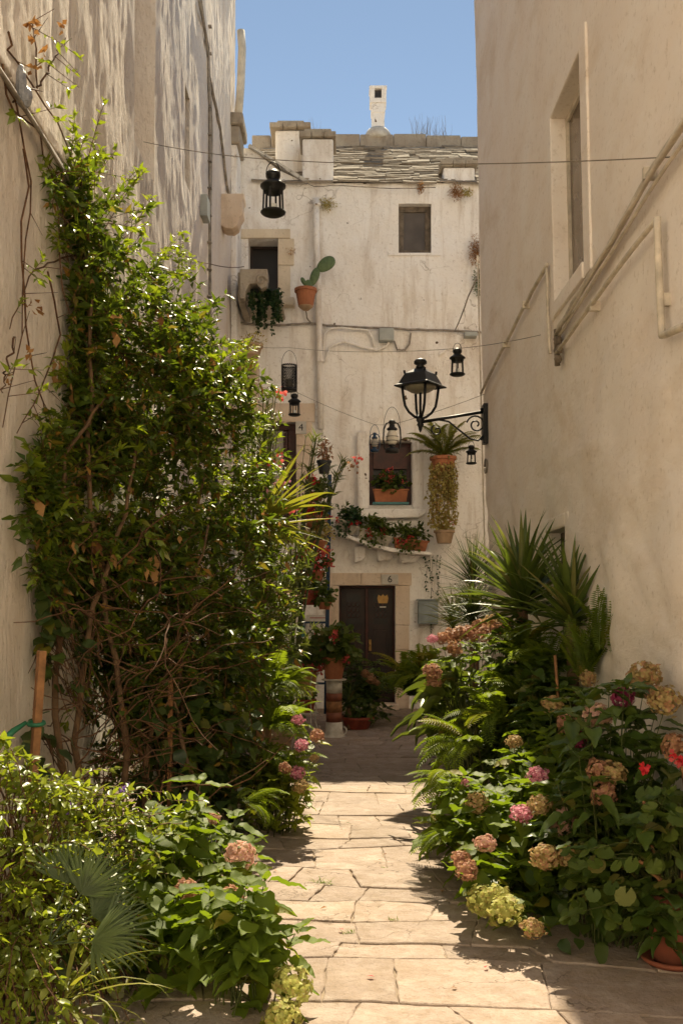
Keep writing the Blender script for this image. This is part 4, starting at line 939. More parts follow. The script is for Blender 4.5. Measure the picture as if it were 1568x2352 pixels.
# ---------------------------------------------------------------- plant builders
LE = T_lance()
OV = [T_oval(f_, d, 11, .02) for d, f_ in ((.15, .06), (.32, .12), (.5, .09), (.65, .16))]
def hydrangea(label, c, rx_, ry_, h, nst, heads, L=.13, mat='hyd', seed=1, group=None, low=0.0, base_h=0):
    r = random.Random(seed); t = thing('hydrangea', label, 'hydrangea', (c[0], c[1], base_h), group); ms = []; ST = []
    tips = [(Vector(P(px, py, d-.16 if c[0] > .9 else d)), dia, m) for px, py, d, dia, m in heads]
    ends = []
    for tp, dia, m in tips: ends.append((tp-Vector((0, 0, dia*.25)), True))
    for i in range(nst):
        a = r.uniform(0, 2*PI); s = r.uniform(low, 1)**.8; k = math.sqrt(max(0, 1-s*s)); q = r.uniform(.72, 1.05)
        ends.append((Vector((c[0]+rx_*k*math.cos(a)*q, c[1]+ry_*k*math.sin(a)*q, base_h+h*(.12+.88*s)*q)), False))
    for e, hd in ends:
        b = Vector((c[0]+(e.x-c[0])*.35+r.uniform(-.06, .06), c[1]+(e.y-c[1])*.35+r.uniform(-.06, .06), base_h))
        m_ = Vector((b.x+(e.x-b.x)*.35, b.y+(e.y-b.y)*.35, b.z+(e.z-b.z)*.65)); pts = [((1-u)**2)*b+2*u*(1-u)*m_+u*u*e for u in np.linspace(0, 1, 6)]; ST.append([tuple(p) for p in pts])
        ph = r.uniform(0, PI)
        for j, u in enumerate((1.0, .985, .88, .74, .58) if not hd else (.93, .84, .7, .5)):
            if e.z-base_h < .25 and u < .7: continue
            p = ((1-u)**2)*b+2*u*(1-u)*m_+u*u*e; ph += PI/2+r.uniform(-.3, .3)
            for k in (0, PI):
                az = ph+k; sz = L*r.uniform(.7, 1.15)*(.62 if (j == 0 and not hd) else 1)
                el = (.75 if (j == 0 and not hd) else .35 if j < 2 else .02)+r.uniform(-.3, .25)
                ms.append(orient(p+Vector((-math.sin(az), math.cos(az), 0))*.012, az, el, r.uniform(-.35, .35), sz, sz*r.uniform(.55, .68)))
    stems_np('stems', np.array(ST), .0045, 'greenstem', t)
    scatter(t, 'leaf', 'hyd', OV, ms, mat)
    for tp, dia, m in tips: head(t, tp, dia, m)
    return t
FR = [T_frond(b, 26, .17, i) for i, b in enumerate((1.0, 1.5, 2.0))]
FRS = [T_frond(b, 30, .15, i+7) for i, b in enumerate((.3, .6, .9))]
def fern(label, c, n, L, el=(.5, 1.3), seed=1, mat='fern', az=(0, 2*PI), group='sword ferns'):
    r = random.Random(seed); t = thing('fern', label, 'fern', c, group)
    ms = [orient(Vector(c)+Vector((r.uniform(-.05, .05), r.uniform(-.05, .05), r.uniform(0, .05))), r.uniform(*az), r.uniform(*el), r.uniform(-.4, .4), L*r.uniform(.6, 1.1)) for _ in range(n)]
    up_ = el[0] >= .95; scatter(t, 'frond', 'sfrond' if up_ else 'frond', FRS if up_ else FR, ms, mat); return t
YB = [T_strip(.085, b, 7, .3, tw) for b, tw in ((.12, .1), (.4, -.2), (.9, .3))]
def yucca(label, c, n, L, trunk_r=.05, seed=1, mat='yucca', el=(-.3, 1.5), az=(0, 2*PI), base=None, group='yuccas', tm=None, name='yucca'):
    r = random.Random(seed); c = Vector(c); base = Vector(base) if base else Vector((c.x, c.y, 0)); t = thing(name, label, name.replace('_', ' '), base, group)
    MB().tube([base, base.lerp(c, .5)+Vector((.02, 0, 0)), c], [trunk_r*1.15, trunk_r, trunk_r*.8], 8).obj('trunk', 'bark', t, smooth=True)
    ms = []
    for i in range(n):
        e = el[0]+(el[1]-el[0])*(i+.5)/n; ms.append(orient(c+Vector((0, 0, .10*(e-.5))), az[0]+(az[1]-az[0])*((i*.618) % 1)+r.uniform(-.2, .2), e+r.uniform(-.12, .12), r.uniform(-.5, .5), L*r.uniform(.75, 1.08)*(1-.15*abs(e-.8))))
    scatter(t, 'blade', name, tm or YB, ms, mat); return t
FAN = [T_fan(20, 2.7, .035, 1), T_fan(18, 2.3, .035, 2, .5)]
def fanpalm(label, c, n, L, seed=1, mat='palm', el=(.1, 1.3), az=(0, 2*PI), trunk=True, base=None, azl=None):
    r = random.Random(seed); c = Vector(c); base = Vector(base) if base else Vector((c.x, c.y, 0)); t = thing('fan_palm', label, 'palm', base, 'fan palms')
    if trunk: MB().tube([base, c], [.06, .045], 8).obj('trunk', 'bark', t, smooth=True)
    ms = [orient(c, (azl[i][0] if azl else r.uniform(*az)), (azl[i][1] if azl else r.uniform(*el)), (azl[i][2] if azl else r.uniform(-.8, .8)), L*r.uniform(.8, 1.1)) for i in range(len(azl) if azl else n)]
    scatter(t, 'frond', 'fan', FAN, ms, mat); return t

# ---------------------------------------------------------------- jasmine on the left wall
JC = [(180,440,6.15,.13,26),(175,560,6.2,.18,60),(235,650,6.4,.19,70),(320,610,6.8,.12,14),(350,730,7.0,.19,60),(225,790,6.4,.27,150),(150,720,6.1,.14,30),(400,830,7.3,.24,120),(470,880,7.7,.20,90),(320,930,7,.42,330),(205,950,6.35,.26,150),(482,965,7.8,.32,220),
 (535,1065,8.2,.24,150),(420,1100,7.5,.46,380),(280,1150,6.7,.42,330),(150,1110,6.05,.24,120),(560,1190,8.3,.24,150),(480,1280,7.7,.40,330),(330,1350,6.9,.42,330),(195,1320,6.3,.30,200),(550,1340,8.1,.26,150),(460,1480,7.5,.38,260),(330,1540,6.9,.36,200),(230,1500,6.4,.26,100),(540,1500,7.9,.26,130),
 (300,1660,6.7,.30,120),(440,1640,7.3,.34,190),(470,1700,7.2,.26,110),(400,1760,7.0,.28,110),(110,1110,5.75,.17,70),(50,1110,5.6,.15,60),(35,1200,5.5,.16,70),(60,1290,5.6,.14,50),(110,1240,5.9,.2,80),(590,1500,8.4,.2,60),(575,1260,8.5,.18,50),(95,400,5.75,.08,14),(60,640,5.6,.07,8)]
jl = thing('jasmine_vine', 'tall tangled evergreen jasmine climbing high over the rough left wall', 'vine', (-1.5, 6.4, 0))
cl_ = [(tuple(P(a, b, d)), (r*.95, r*1.1, r), int(n*.80)) for a, b, d, r, n in JC]
tw = twigs(cl_, .36, .5, 6); tw = tw[(fbm(tw[:, 2, 1]*2.2+tw[:, 2, 0]*2.5, tw[:, 2, 2]*2.6, 61, 3)+.25*vn(tw[:, 2, 0]*7, tw[:, 2, 2]*7, 64)) > -.10]; tw[:, :, 0] = np.maximum(tw[:, :, 0], XL+.05+.05*RS.rand(*tw.shape[:2]))
stems_np('twigs', tw, .0028, 'twig', jl)
Pn, D, Nn, Ls, Wd = twig_leaves(tw, 3, .066, .42, .9); Ls = Ls*(.55+.9*np.tile(RS.rand(len(tw)), len(Ls)//len(tw))); Wd = Ls*.42
y_ = RS.rand(len(Pn)); old = y_ > .988; newl = np.tile(RS.rand(len(tw)) < .16, len(Pn)//len(tw))
leaves_np('foliage', Pn[~old & ~newl], D[~old & ~newl], Nn[~old & ~newl], Ls[~old & ~newl], Wd[~old & ~newl], LE, 'jasmine', jl)
leaves_np('young_leaves', Pn[newl], D[newl], Nn[newl], Ls[newl]*1.05, Wd[newl], LE, 'jasmine_new', jl)
leaves_np('dead_leaves', Pn[old], D[old]*.4+np.array([0, 0, -1]), Nn[old], Ls[old]*1.2, Wd[old]*1.4, LE, 'dryleaf', jl)
# long bright shoots standing out at the top and right edge
sh = []
for (a, b, d, a2, b2, d2) in ((170,420,6.15,170,300,6.2),(180,470,6.2,265,345,6.5),(230,520,6.5,320,395,6.9),(200,500,6.3,130,375,6.0),(150,560,6.1,30,385,5.6),(280,560,6.8,355,470,7.2),(340,650,7.,425,555,7.7),(380,680,7.2,440,590,7.9),(400,740,7.3,460,700,8.0),(470,800,7.8,530,785,8.5),(520,850,8,570,880,8.6),(150,620,6.1,60,520,5.7),(500,820,7.9,580,830,8.7),(120,1100,6,15,1060,5.5),(560,1000,8.3,610,960,8.9),(90,1200,5.8,10,1180,5.5),(200,900,6.3,80,860,5.8)):
    p0, p1 = np.array(P(a, b, d)), np.array(P(a2, b2, d2))
    for k in range(4):
        q0 = p0+RS.randn(3)*.05; q1 = p1+RS.randn(3)*.07*(k > 0); m = (q0+q1)/2+np.array([0, 0, .05]); u = np.linspace(0, 1, 9)[:, None]
        sh.append((1-u)**2*q0+2*u*(1-u)*m+u*u*q1)
sh = np.array(sh); sh[:, :, 0] = np.maximum(sh[:, :, 0], XL+.05); stems_np('shoots', sh, .0035, 'twig', jl)
a_ = twig_leaves(sh, 3, .062, .38, .8, 2); leaves_np('shoot_leaves', *a_, LE, 'jasmine_new', jl)
dc = MB()
for px, py, d in ((268, 715, 6.1), (115, 800, 5.9), (455, 930, 7.4), (352, 1270, 6.4), (445, 1265, 7.2), (130, 820, 6)):
    p = P(px, py, d)
    for k in range(9): q = p+Vector((random.uniform(-.025, .025), random.uniform(-.02, .02), -random.uniform(0, .16))); dc.add([q, q+Vector((.02, .01, -.03)), q+Vector((.004, .0, -.07)), q+Vector((-.018, -.01, -.03))], [(0, 1, 2, 3)])
dc.obj('withered_clusters', 'dryleaf', jl)['kind'] = 'stuff'
# main stems, each one a part
for k, pts in enumerate((((-1.5, 6.0, 0), (-1.58, 5.9, .8), (-1.5, 5.95, 1.6), (-1.35, 6.2, 2.2), (-1.3, 6.5, 2.8)), ((-1.42, 6.2, 0), (-1.3, 6.1, .7), (-1.45, 6.2, 1.5), (-1.55, 6.1, 2.4), (-1.55, 6.2, 3.4), (-1.6, 6.2, 4.1)), ((-1.3, 6.5, 0), (-1.25, 6.5, .8), (-1.1, 6.7, 1.4), (-.95, 7.1, 2.2)),
        ((-1.2, 7.0, 0), (-1.12, 6.9, .9), (-1.15, 7.0, 1.7), (-1.0, 7.3, 2.6)), ((-1.55, 5.8, 0), (-1.62, 5.7, 1.0), (-1.62, 5.75, 1.9), (-1.6, 5.8, 2.5), (-1.45, 6.1, 2.9)), ((-1.0, 7.3, 0), (-.95, 7.2, .8), (-.98, 7.4, 1.6)), ((-.8, 6.6, 0), (-.98, 6.5, .5), (-1.1, 6.6, 1.0), (-1.05, 6.9, 1.6)))):
    sm = []
    for a, b in zip(pts[:-1], pts[1:]):
        for i in range(4): sm.append(Vector(a).lerp(Vector(b), i/4)+Vector((random.uniform(-.02, .02), random.uniform(-.02, .02), 0)))
    sm.append(Vector(pts[-1])); MB().tube(sm, np.linspace(.024, .009, len(sm)), 7).obj('stem', 'bark', jl, smooth=True)
br_ = []
for k in range(150):
    p0 = np.array([random.uniform(-1.6, -1.0), random.uniform(5.6, 6.8), random.uniform(.2, 1.9)]); d = unit(RS.randn(3)*np.array([1, .6, .8])+np.array([0, 0, .4])); L = random.uniform(.3, .9); ln = [p0]
    for i in range(7): d = unit(d+RS.randn(3)*.28); ln.append(ln[-1]+d*L/7)
    br_.append(ln)
br_ = np.array(br_); br_[:, :, 0] = np.maximum(br_[:, :, 0], XL+.04); stems_np('bare_branches', br_, .006, 'twig', jl)

# thin bare creeper on the upper left wall
bv = thing('bare_creeper', 'thin almost leafless creeper on the wall above the jasmine, with a few rusty leaves', 'vine', (-1.66, 5.4, 0)); sts = []
def wallpt(px, py, o=.03): d = (XL+o)*F/(px-784); return np.array(P(px, py, d))
for path in (((10, 190), (40, 240), (75, 430), (55, 600), (45, 800), (10, 980)), ((22, 75), (30, 120), (110, 250), (160, 340), (175, 460), (200, 560)), ((60, 340), (50, 620), (75, 850), (115, 1000), (170, 1120)), ((30, 230), (85, 200), (75, 60), (70, 50)), ((85, 200), (150, 90)), ((110, 620), (140, 780), (90, 900), (40, 1000)), ((0, 130), (20, 240), (90, 300), (130, 470), (150, 700), (210, 900)), ((40, 770), (10, 850), (0, 900)), ((190, 580), (120, 600), (60, 640), (20, 760))):
    q = [wallpt(max(3, a), b, random.uniform(.02, .06)) for a, b in path]; n = 14; ts = np.linspace(0, len(q)-1.001, n); sts.append(np.array([q[int(x)]*(1-x % 1)+q[int(x)+1]*(x % 1)+RS.randn(3)*.008 for x in ts]))
stems_np('stem', np.array(sts), .007, 'twig', bv, None)
tw2 = np.array([np.linspace(s[i], s[i]+np.array([.06+.1*random.random(), random.uniform(-.2, .2), random.uniform(-.15, .12)]), 4) for s in sts for i in (3, 6, 8, 10, 12)]); stems_np('twigs', tw2, .003, 'twig', bv)
a_ = twig_leaves(tw2[::2], 2, .06, .4, .8, 1); leaves_np('leaves', *a_, LE, 'jasmine_new', bv)
pts = [wallpt(a, b, .06) for a, b in ((74, 50), (72, 60), (103, 112), (78, 88), (82, 155), (142, 60), (70, 700), (95, 720), (20, 870), (68, 810))]*5; pts = np.array(pts)+RS.randn(len(pts), 3)*.014
leaves_np('rusty_leaves', pts, RS.randn(len(pts), 3), RS.randn(len(pts), 3), np.full(len(pts), .045), np.full(len(pts), .03), LE, 'dryleaf', bv)
p = wallpt(48, 190, .07); pb = MB().ball(p, (.03, .03, .10), 8, 6).ball(p+np.array([.01, .02, -.06]), (.045, .04, .06), 8, 6); tag(pb.obj('plastic_scrap', 'plastic_bag'), 'scrap of pale plastic snagged on the bare creeper at the top left', 'litter')

# ---------------------------------------------------------------- left side planting
# broad leaved creeper in the shade under the jasmine
bs = thing('broad_leaf_creeper', 'broad leaved dark creeper in the shade beneath the jasmine', 'vine', (-.9, 7.0, 0)); ms = []
for a, b, d, r_, n in ((470, 1560, 7.1, .28, 80), (500, 1700, 7.0, .3, 110), (400, 1780, 6.6, .28, 80), (540, 1800, 7.2, .22, 60), (330, 1640, 6.5, .25, 50), (110, 1500, 5.6, .22, 45), (60, 1380, 5.6, .2, 45), (90, 1700, 5.4, .2, 25), (430, 1640, 6.8, .28, 50)):
    c = P(a, b, d)
    for i in range(n):
        v = Vector(RS.randn(3)).normalized(); az = az_of(v.x+.25, v.y-.4); p = c+Vector((v.x*r_, v.y*r_, v.z*r_*1.1))*random.uniform(.5, 1); p.x = max(p.x, XL+.08)
        ms.append(orient(p, az, random.uniform(-.9, .1), random.uniform(-.5, .5), random.uniform(.07, .13), random.uniform(.06, .11)))
scatter(bs, 'leaf', 'broad', [T_oval(.06, .35, 6, .05), T_round(7, .06, .1, 2)], ms, 'broad')
ST = []
for m in ms[::3]: p = m.translation; ST.append(np.linspace(np.array(p), np.array([p.x*.8-.2, p.y+.1, max(.05, p.z-.35)]), 5)+RS.randn(5, 3)*.01)
stems_np('stems', np.array(ST), .004, 'twig', bs)
# oleanders
def oleander(label, base, tips, seed=3, L=.13, flowers=()):
    t = thing('oleander', label, 'oleander', base, 'oleanders at the end of the left bed'); b = np.array(base); S = []
    for a, bb, d, n, sp in tips:
        p = np.array(P(a, bb, d))
        for k in range(n):
            e = p+RS.randn(3)*sp*np.array([1, 1, .8]); m = np.array([b[0]+(e[0]-b[0])*.3, b[1]+(e[1]-b[1])*.3, b[2]+(e[2]-b[2])*.7]); u = np.linspace(0, 1, 14)[:, None]; S.append((1-u)**2*b+2*u*(1-u)*m+u*u*e)
    S = np.array(S); stems_np('stems', S, .009, 'greenstem', t)
    up = S[:, 9:]; n, m, _ = up.shape; Ps = []; Ds = []; Ns = []
    d = unit(np.gradient(up, axis=1))
    for i in range(m):
        for k in range(4):
            v = unit(np.cross(d[:, i], RS.randn(n, 3))); Ds.append(unit(d[:, i]*(.75 if i < m-1 else 1.1)+v*.75+np.array([0, 0, -.12]))); Ps.append(up[:, i]+RS.randn(n, 3)*.006); Ns.append(unit(d[:, i]*.6-v*.3+RS.randn(n, 3)*.3))
    n2 = n*m*4; Ls = L*(.6+.5*RS.rand(n2)); leaves_np('foliage', np.concatenate(Ps), np.concatenate(Ds), np.concatenate(Ns), Ls, Ls*.15, T_strip(1, .35, 3, .06), 'oleander', t)
    for a, bb, dd, mt in flowers:
        p = P(a, bb, dd); pts = np.array(p)+RS.randn(16, 3)*.03; leaves_np('blossom', pts, RS.randn(16, 3), RS.randn(16, 3)+np.array([0, -1, 0]), np.full(16, .045), np.full(16, .04), T_petal(), mt, t, None)
    return t
oleander('tall oleander with pale pink blossom between the jasmine and the red brown door', (-.85, 9.6, 0), [(595, 930, 9.4, 12, .10), (615, 975, 9.4, 8, .1), (570, 1000, 9.2, 8, .12), (600, 1100, 9.3, 8, .12), (630, 1290, 9.2, 14, .12), (688, 1285, 9.3, 6, .06), (650, 1350, 9.3, 14, .14), (600, 1250, 9, 12, .15), (640, 1440, 9.3, 12, .14), (600, 1400, 9, 10, .15), (570, 1180, 9, 10, .12)],
         flowers=[(644, 905, 9.3, 'p_coral'), (645, 1110, 9.1, 'p_pink'), (640, 1060, 9.1, 'p_coral'), (655, 1360, 9.1, 'p_blush'), (640, 1440, 9.1, 'p_blush'), (612, 1135, 9, 'p_pink'), (632, 1480, 9, 'p_blush'), (665, 1170, 9.2, 'p_coral'), (533, 1220, 8.4, 'p_red'), (565, 1222, 8.6, 'p_red'), (620, 1340, 8.9, 'p_blush')])
oleander('small oleander with upright sprays in front of the flower pot ladder', (-.62, 11.6, 0), [(722, 1015, 12, 7, .04), (785, 1070, 12, 8, .05), (750, 1110, 12, 4, .06), (695, 1110, 12, 4, .06)],
         flowers=[(820, 1057, 11.8, 'p_coral'), (808, 1070, 11.8, 'p_brown')])
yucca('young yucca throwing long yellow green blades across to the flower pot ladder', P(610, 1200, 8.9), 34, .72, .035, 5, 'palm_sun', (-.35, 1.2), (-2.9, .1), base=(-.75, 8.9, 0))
yucca('spiky low yucca under the oleander at the edge of the left bed', P(612, 1600, 8.2), 40, .38, .03, 8, 'palm', (-.1, 1.2), base=(-.62, 8.2, 0), tm=[T_strip(.02, .15, 4, .3), T_strip(.02, .5, 4, .3)], name='spiky_plant')
for k, (a, b, d, n, L, el, lb, az) in enumerate(((632, 1590, 7.5, 22, .44, (.3, 1.2), 'sunlit sword fern rising above the small hydrangea in the left bed', (-2.9, .5)), (628, 1675, 7.2, 26, .42, (.1, 1.1), 'sword fern arching over the left edge of the path by the small hydrangea', (-3, .4)), (620, 1760, 6.9, 20, .36, (-.2, .9), 'low sword fern with fronds hanging almost to the paving', (-2.9, .1)), (600, 1490, 8.2, 16, .46, (.3, 1.3), 'highest sword fern of the left bed, beneath the oleander', (-2.7, .5)), (560, 1850, 6.3, 12, .34, (-.4, .6), 'dark drooping fern casting a feathery shadow beside the left bed', (-2.6, -.2)))):
    p = P(a, b, d); fern(lb, p, n, L, el, 20+k, az=az)
    W_ = p
hydrangea('small hydrangea with pink and tan heads leaning over the far left edge of the path', (-.50, 7.15), .30, .42, .66, 60, [(728, 1690, 6.9, .105, 'p_dusty'), (692, 1712, 6.8, .10, 'p_pink'), (683, 1776, 6.7, .11, 'p_pink'), (690, 1808, 6.6, .11, 'p_tan'), (683, 1655, 7.0, .09, 'p_pink'), (655, 1765, 6.6, .09, 'p_dusty'), (722, 1742, 6.8, .07, 'p_tan')], .095, 'duranta', 5)
# foreground hydrangea
hydrangea('big leaved hydrangea in the left foreground with blush and lime flower heads', (-.76, 4.75), .36, .95, .72, 50, [(553, 1966, 4.85, .155, 'p_blush'), (528, 2066, 4.4, .13, 'p_dusty'), (430, 2045, 4.2, .11, 'p_dusty'), (672, 2262, 3.80, .16, 'p_lime'), (650, 2335, 3.68, .14, 'p_lime'), (490, 1880, 5.3, .08, 'p_blush'), (560, 2130, 4.4, .10, 'p_brown')], .15, 'hyd', 9)
hydrangea('leggy sunlit hydrangea shoot with large leaves at the bottom left of the path', (-.40, 3.98), .24, .24, .52, 22, [], .14, 'hyd', 77, low=.35)
# duranta
du = thing('duranta_shrub', 'pale small leaved shrub with violet flowers in the near left corner', 'shrub', (-1.2, 4.0, 0)); S = []
for a, b, d, n, sp in ((60, 1760, 4.2, 10, .10), (150, 1830, 4.2, 12, .10), (270, 1830, 4.6, 12, .10), (230, 1900, 4.5, 10, .1), (300, 1790, 4.8, 7, .07), (40, 1900, 4.0, 12, .12), (130, 1980, 4.0, 12, .12), (40, 2050, 3.8, 12, .12), (60, 2200, 3.7, 12, .12), (330, 2200, 4.2, 8, .07), (40, 2320, 3.6, 10, .1), (130, 2290, 3.7, 9, .1), (270, 2320, 3.9, 6, .08), (250, 2090, 4.2, 6, .1), (15, 1700, 4.1, 8, .07), (200, 1990, 4.2, 8, .1), (350, 1880, 4.7, 7, .08), (180, 1760, 4.4, 8, .08), (100, 2120, 3.9, 8, .12), (330, 1960, 4.5, 6, .08), (420, 1830, 5.0, 4, .06)):
    e0 = np.array(P(a, b+45, d-.25))
    for k in range(int(n*1.1)):
        e = e0+RS.randn(3)*sp; bb = np.array([-1.25+RS.randn()*.12, 4.0+RS.randn()*.2, .0]); m = np.array([(e[0]+bb[0])/2-.1, (e[1]+bb[1])/2, max(e[2], .5)+.15]); u = np.linspace(0, 1, 16)[:, None]; S.append((1-u)**2*bb+2*u*(1-u)*m+u*u*e+RS.randn(16, 3)*.006)
S = np.array(S); stems_np('stems', S, .004, 'twig', du)
a_ = twig_leaves(S[:, 8:], 3, .044, .55, .9, 0, .4); leaves_np('foliage', *a_, T_oval(.1, .25, 3, 0), 'duranta', du)
for a, b, d in ((155, 1862, 4.1), (285, 1812, 4.6)):
    pts = np.array(P(a, b, d))+RS.randn(14, 3)*.012; leaves_np('blossom', pts, RS.randn(14, 3), RS.randn(14, 3), np.full(14, .022), np.full(14, .02), T_petal(), 'p_violet', du, None)
fanpalm('fan palm with stiff dark fans in the left foreground', P(110, 2170, 3.55), 0, .44, 4, 'palm', trunk=False, base=(-1.05, 3.55, 0), azl=[(-.75, .75, .9), (-1.0, .45, 1.1), (-.4, 1.1, .7), (-1.4, .15, 1.1), (-2.0, .2, .9), (-.9, .9, 1.3)])
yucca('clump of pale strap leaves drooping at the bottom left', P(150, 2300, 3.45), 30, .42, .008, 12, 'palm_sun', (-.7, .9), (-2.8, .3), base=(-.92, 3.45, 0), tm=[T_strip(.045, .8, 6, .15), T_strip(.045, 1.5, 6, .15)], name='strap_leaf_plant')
# stakes
t = thing('garden_stake', 'weathered wooden stake with a green tie in the near left bed', 'stake', tuple(P(45, 2060, 4.7)))
MB().beam((P(50, 2060, 4.7).x, 4.7, 0), P(96, 1495, 4.75), .050, .036).obj('post', 'stake', t, bevel=.004)
MB().tube([P(83, 1662, 4.72)+Vector((.036*math.cos(a), .03*math.sin(a), .006*math.sin(a))) for a in np.linspace(0, 2*PI, 12)], .011, 6).obj('tie', 'tape', t, smooth=True)
MB().tube([P(60, 1660, 4.7), P(30, 1680, 4.65), P(5, 1705, 4.6), P(-20, 1730, 4.6)], [.010, .016, .018, .01], 6).obj('loose_tape', 'tape', t, smooth=True)
t = MB().beam((P(388, 0, 6.5).x, 6.5, 0), P(392, 1560, 6.5), .035, .03).obj('garden_stake', 'stake', bevel=.003); tag(t, 'slim reddish stake standing among the stems below the jasmine', 'stake')

# ---------------------------------------------------------------- right side planting
yucca('large yucca with long arching blades standing tallest in the right bed', P(1198, 1395, 7.6), 90, .74, .055, 1, 'yucca', (-.02, 1.5))
yucca('darker upright yucca close to the tan wall, right of the larger one', P(1312, 1430, 6.6), 66, .60, .045, 2, 'yucca', (.1, 1.5))
yucca('dark spiky palm with narrow stiff blades at the far corner of the tan house', P(1085, 1340, 10.6), 170, .56, .05, 3, 'palm', (-.3, 1.5), tm=[T_strip(.022, b, 4, .3) for b in (.1, .3)], name='spiky_palm')
yucca('tall thin bladed grass clump in front of the dark palm', P(1085, 1430, 9.2), 260, .46, .02, 6, 'palm', (.3, 1.45), tm=[T_strip(.032, b, 6, .2) for b in (.5, 1.0, 1.7)], name='grass_clump')
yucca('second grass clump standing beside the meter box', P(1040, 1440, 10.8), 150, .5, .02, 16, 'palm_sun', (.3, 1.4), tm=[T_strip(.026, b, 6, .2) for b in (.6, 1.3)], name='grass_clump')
fern('large fern spilling across the right half of the dark door', P(950, 1600, 14.2), 40, 1.0, (.5, 1.4), 31, 'fern'); fern('dark fern at the foot of the wall below the meter box', P(985, 1560, 13.2), 30, .7, (.3, 1.3), 32)
hydrangea('hydrangea with a row of brown pink heads at the back of the right bed', (1.12, 8.4), .40, .6, 1.42, 60, [(993, 1468, 7.65, 0.085, 'p_pink'), (1015, 1467, 7.75, 0.108, 'p_dusty'), (1036, 1462, 7.85, 0.156, 'p_brown'), (1052, 1456, 7.950000000000001, 0.145, 'p_brown'), (1076, 1455, 7.950000000000001, 0.156, 'p_dusty'), (1100, 1440, 8.05, 0.145, 'p_brown'), (1113, 1457, 7.85, 0.145, 'p_dusty'), (1126, 1430, 8.25, 0.145, 'p_tan'), (1163, 1432, 8.25, 0.121, 'p_brown'), (1140, 1447, 8.05, 0.133, 'p_dusty'), (992, 1545, 7.45, 0.145, 'p_dusty'), (995, 1572, 7.45, 0.121, 'p_brown'), (1043, 1490, 7.65, 0.121, 'p_brown')], .12, 'hyd', 15, low=.1)
# ginger-like long leaves
gl = thing('ginger_plant', 'clump of long broad pointed leaves leaning out over the right edge of the path', 'plant', (1.0, 7.5, 0)); r = random.Random(4); ms = []
for i in range(46):
    c = P(r.uniform(1010, 1090), r.uniform(1545, 1690), r.uniform(7.3, 7.8)); az = r.uniform(.3, 2.9) if i % 3 else r.uniform(-.5, 3.4); ms.append(orient(c, az, r.uniform(-.5, .7), r.uniform(-.5, .5), r.uniform(.22, .36), r.uniform(.06, .09)))
scatter(gl, 'leaf', 'ginger', [T_oval(.18, .35, 8, 0), T_oval(.15, .6, 8, 0)], ms, 'aspid')
stems_np('stems', np.array([np.linspace(np.array([1.0+r.uniform(-.15, .15), 7.5+r.uniform(-.1, .1), 0]), np.array(m.translation), 5) for m in ms]), .008, 'greenstem', gl)
for k, (a, b, d, n, L, el, lb, az) in enumerate(((1150, 1660, 6.8, 24, .46, (.2, 1.1), 'bright sword fern in the middle of the right bed, above the hydrangea', (0, 2.8)), (1190, 1610, 6.9, 16, .38, (.5, 1.3), 'upright sword fern behind the bright one in the right bed', (-.5, 2.5)), (1085, 1720, 6.6, 26, .45, (-.1, 1.0), 'sword fern overhanging the right edge of the path, lower than the bright one', (.4, 2.9)), (1050, 1800, 6.2, 16, .36, (-.3, .6), 'low drooping fern at the foot of the right bed', (.6, 2.9)), (1392, 1500, 6.0, 10, .50, (1.25, 1.55), 'tall dark fern standing against the tan wall', (0, 6.28)), (1340, 1560, 6.2, 26, .42, (1.0, 1.5), 'dark fern left of the tall one by the tan wall', (0, 6.28)), (1255, 1560, 6.8, 34, .50, (.7, 1.5), 'dark fern under the yuccas', (0, 6.28)), (1040, 1930, 5.7, 10, .3, (-.5, .3), 'small trailing fern above the leaf shadows on the path', (.8, 2.6)))):
    fern(lb, P(a, b, d), n, L, el, 40+k, az=az)
hydrangea('wide hydrangea in the right bed with a bright pink head among sunlit leaves', (1.10, 5.85), .58, 1.0, .86, 120, [(1234, 1782, 5.35, 0.114, 'p_pink'), (1197, 1870, 5.1, 0.114, 'p_pink'), (1238, 1850, 5.1, 0.125, 'p_tan'), (1291, 1890, 5.0, 0.137, 'p_blush'), (1113, 1938, 5.1, 0.114, 'p_blush'), (1060, 1975, 5.1, 0.114, 'p_dusty'), (1072, 2000, 5.0, 0.114, 'p_dusty'), (1252, 1970, 4.75, 0.148, 'p_tan'), (1305, 1968, 4.75, 0.114, 'p_tan'), (1110, 2070, 4.9, 0.160, 'p_lime'), (1160, 2095, 4.75, 0.171, 'p_lime'), (1140, 2060, 4.85, 0.137, 'p_lime'), (1222, 2135, 4.6, 0.114, 'p_tan'), (1180, 1705, 6.2, 0.103, 'p_tan'), (1070, 1800, 6.0, 0.068, 'p_pink'), (1095, 1845, 5.6, 0.137, 'p_tan'), (1268, 1618, 6.0, 0.125, 'p_tan'), (1305, 1660, 5.7, 0.137, 'p_dusty'), (1350, 1560, 6.0, 0.103, 'p_tan')], .145, 'hyd', 21)
hydrangea('tall shaded hydrangea against the tan wall with tan and magenta heads', (1.32, 4.85), .34, .75, 1.28, 85, [(1372, 1645, 5.0, 0.142, 'p_blush'), (1430, 1602, 5.0, 0.114, 'p_magenta'), (1480, 1554, 5.0, 0.171, 'p_tan'), (1526, 1610, 4.75, 0.160, 'p_tan'), (1510, 1600, 4.9, 0.114, 'p_dusty'), (1405, 1775, 4.75, 0.137, 'p_tan'), (1372, 1768, 4.75, 0.114, 'p_dusty'), (1385, 1822, 4.7, 0.125, 'p_dusty'), (1550, 1715, 4.55, 0.125, 'p_brown'), (1330, 1700, 5.1, 0.091, 'p_magenta')], .14, 'hyd_dark', 33)
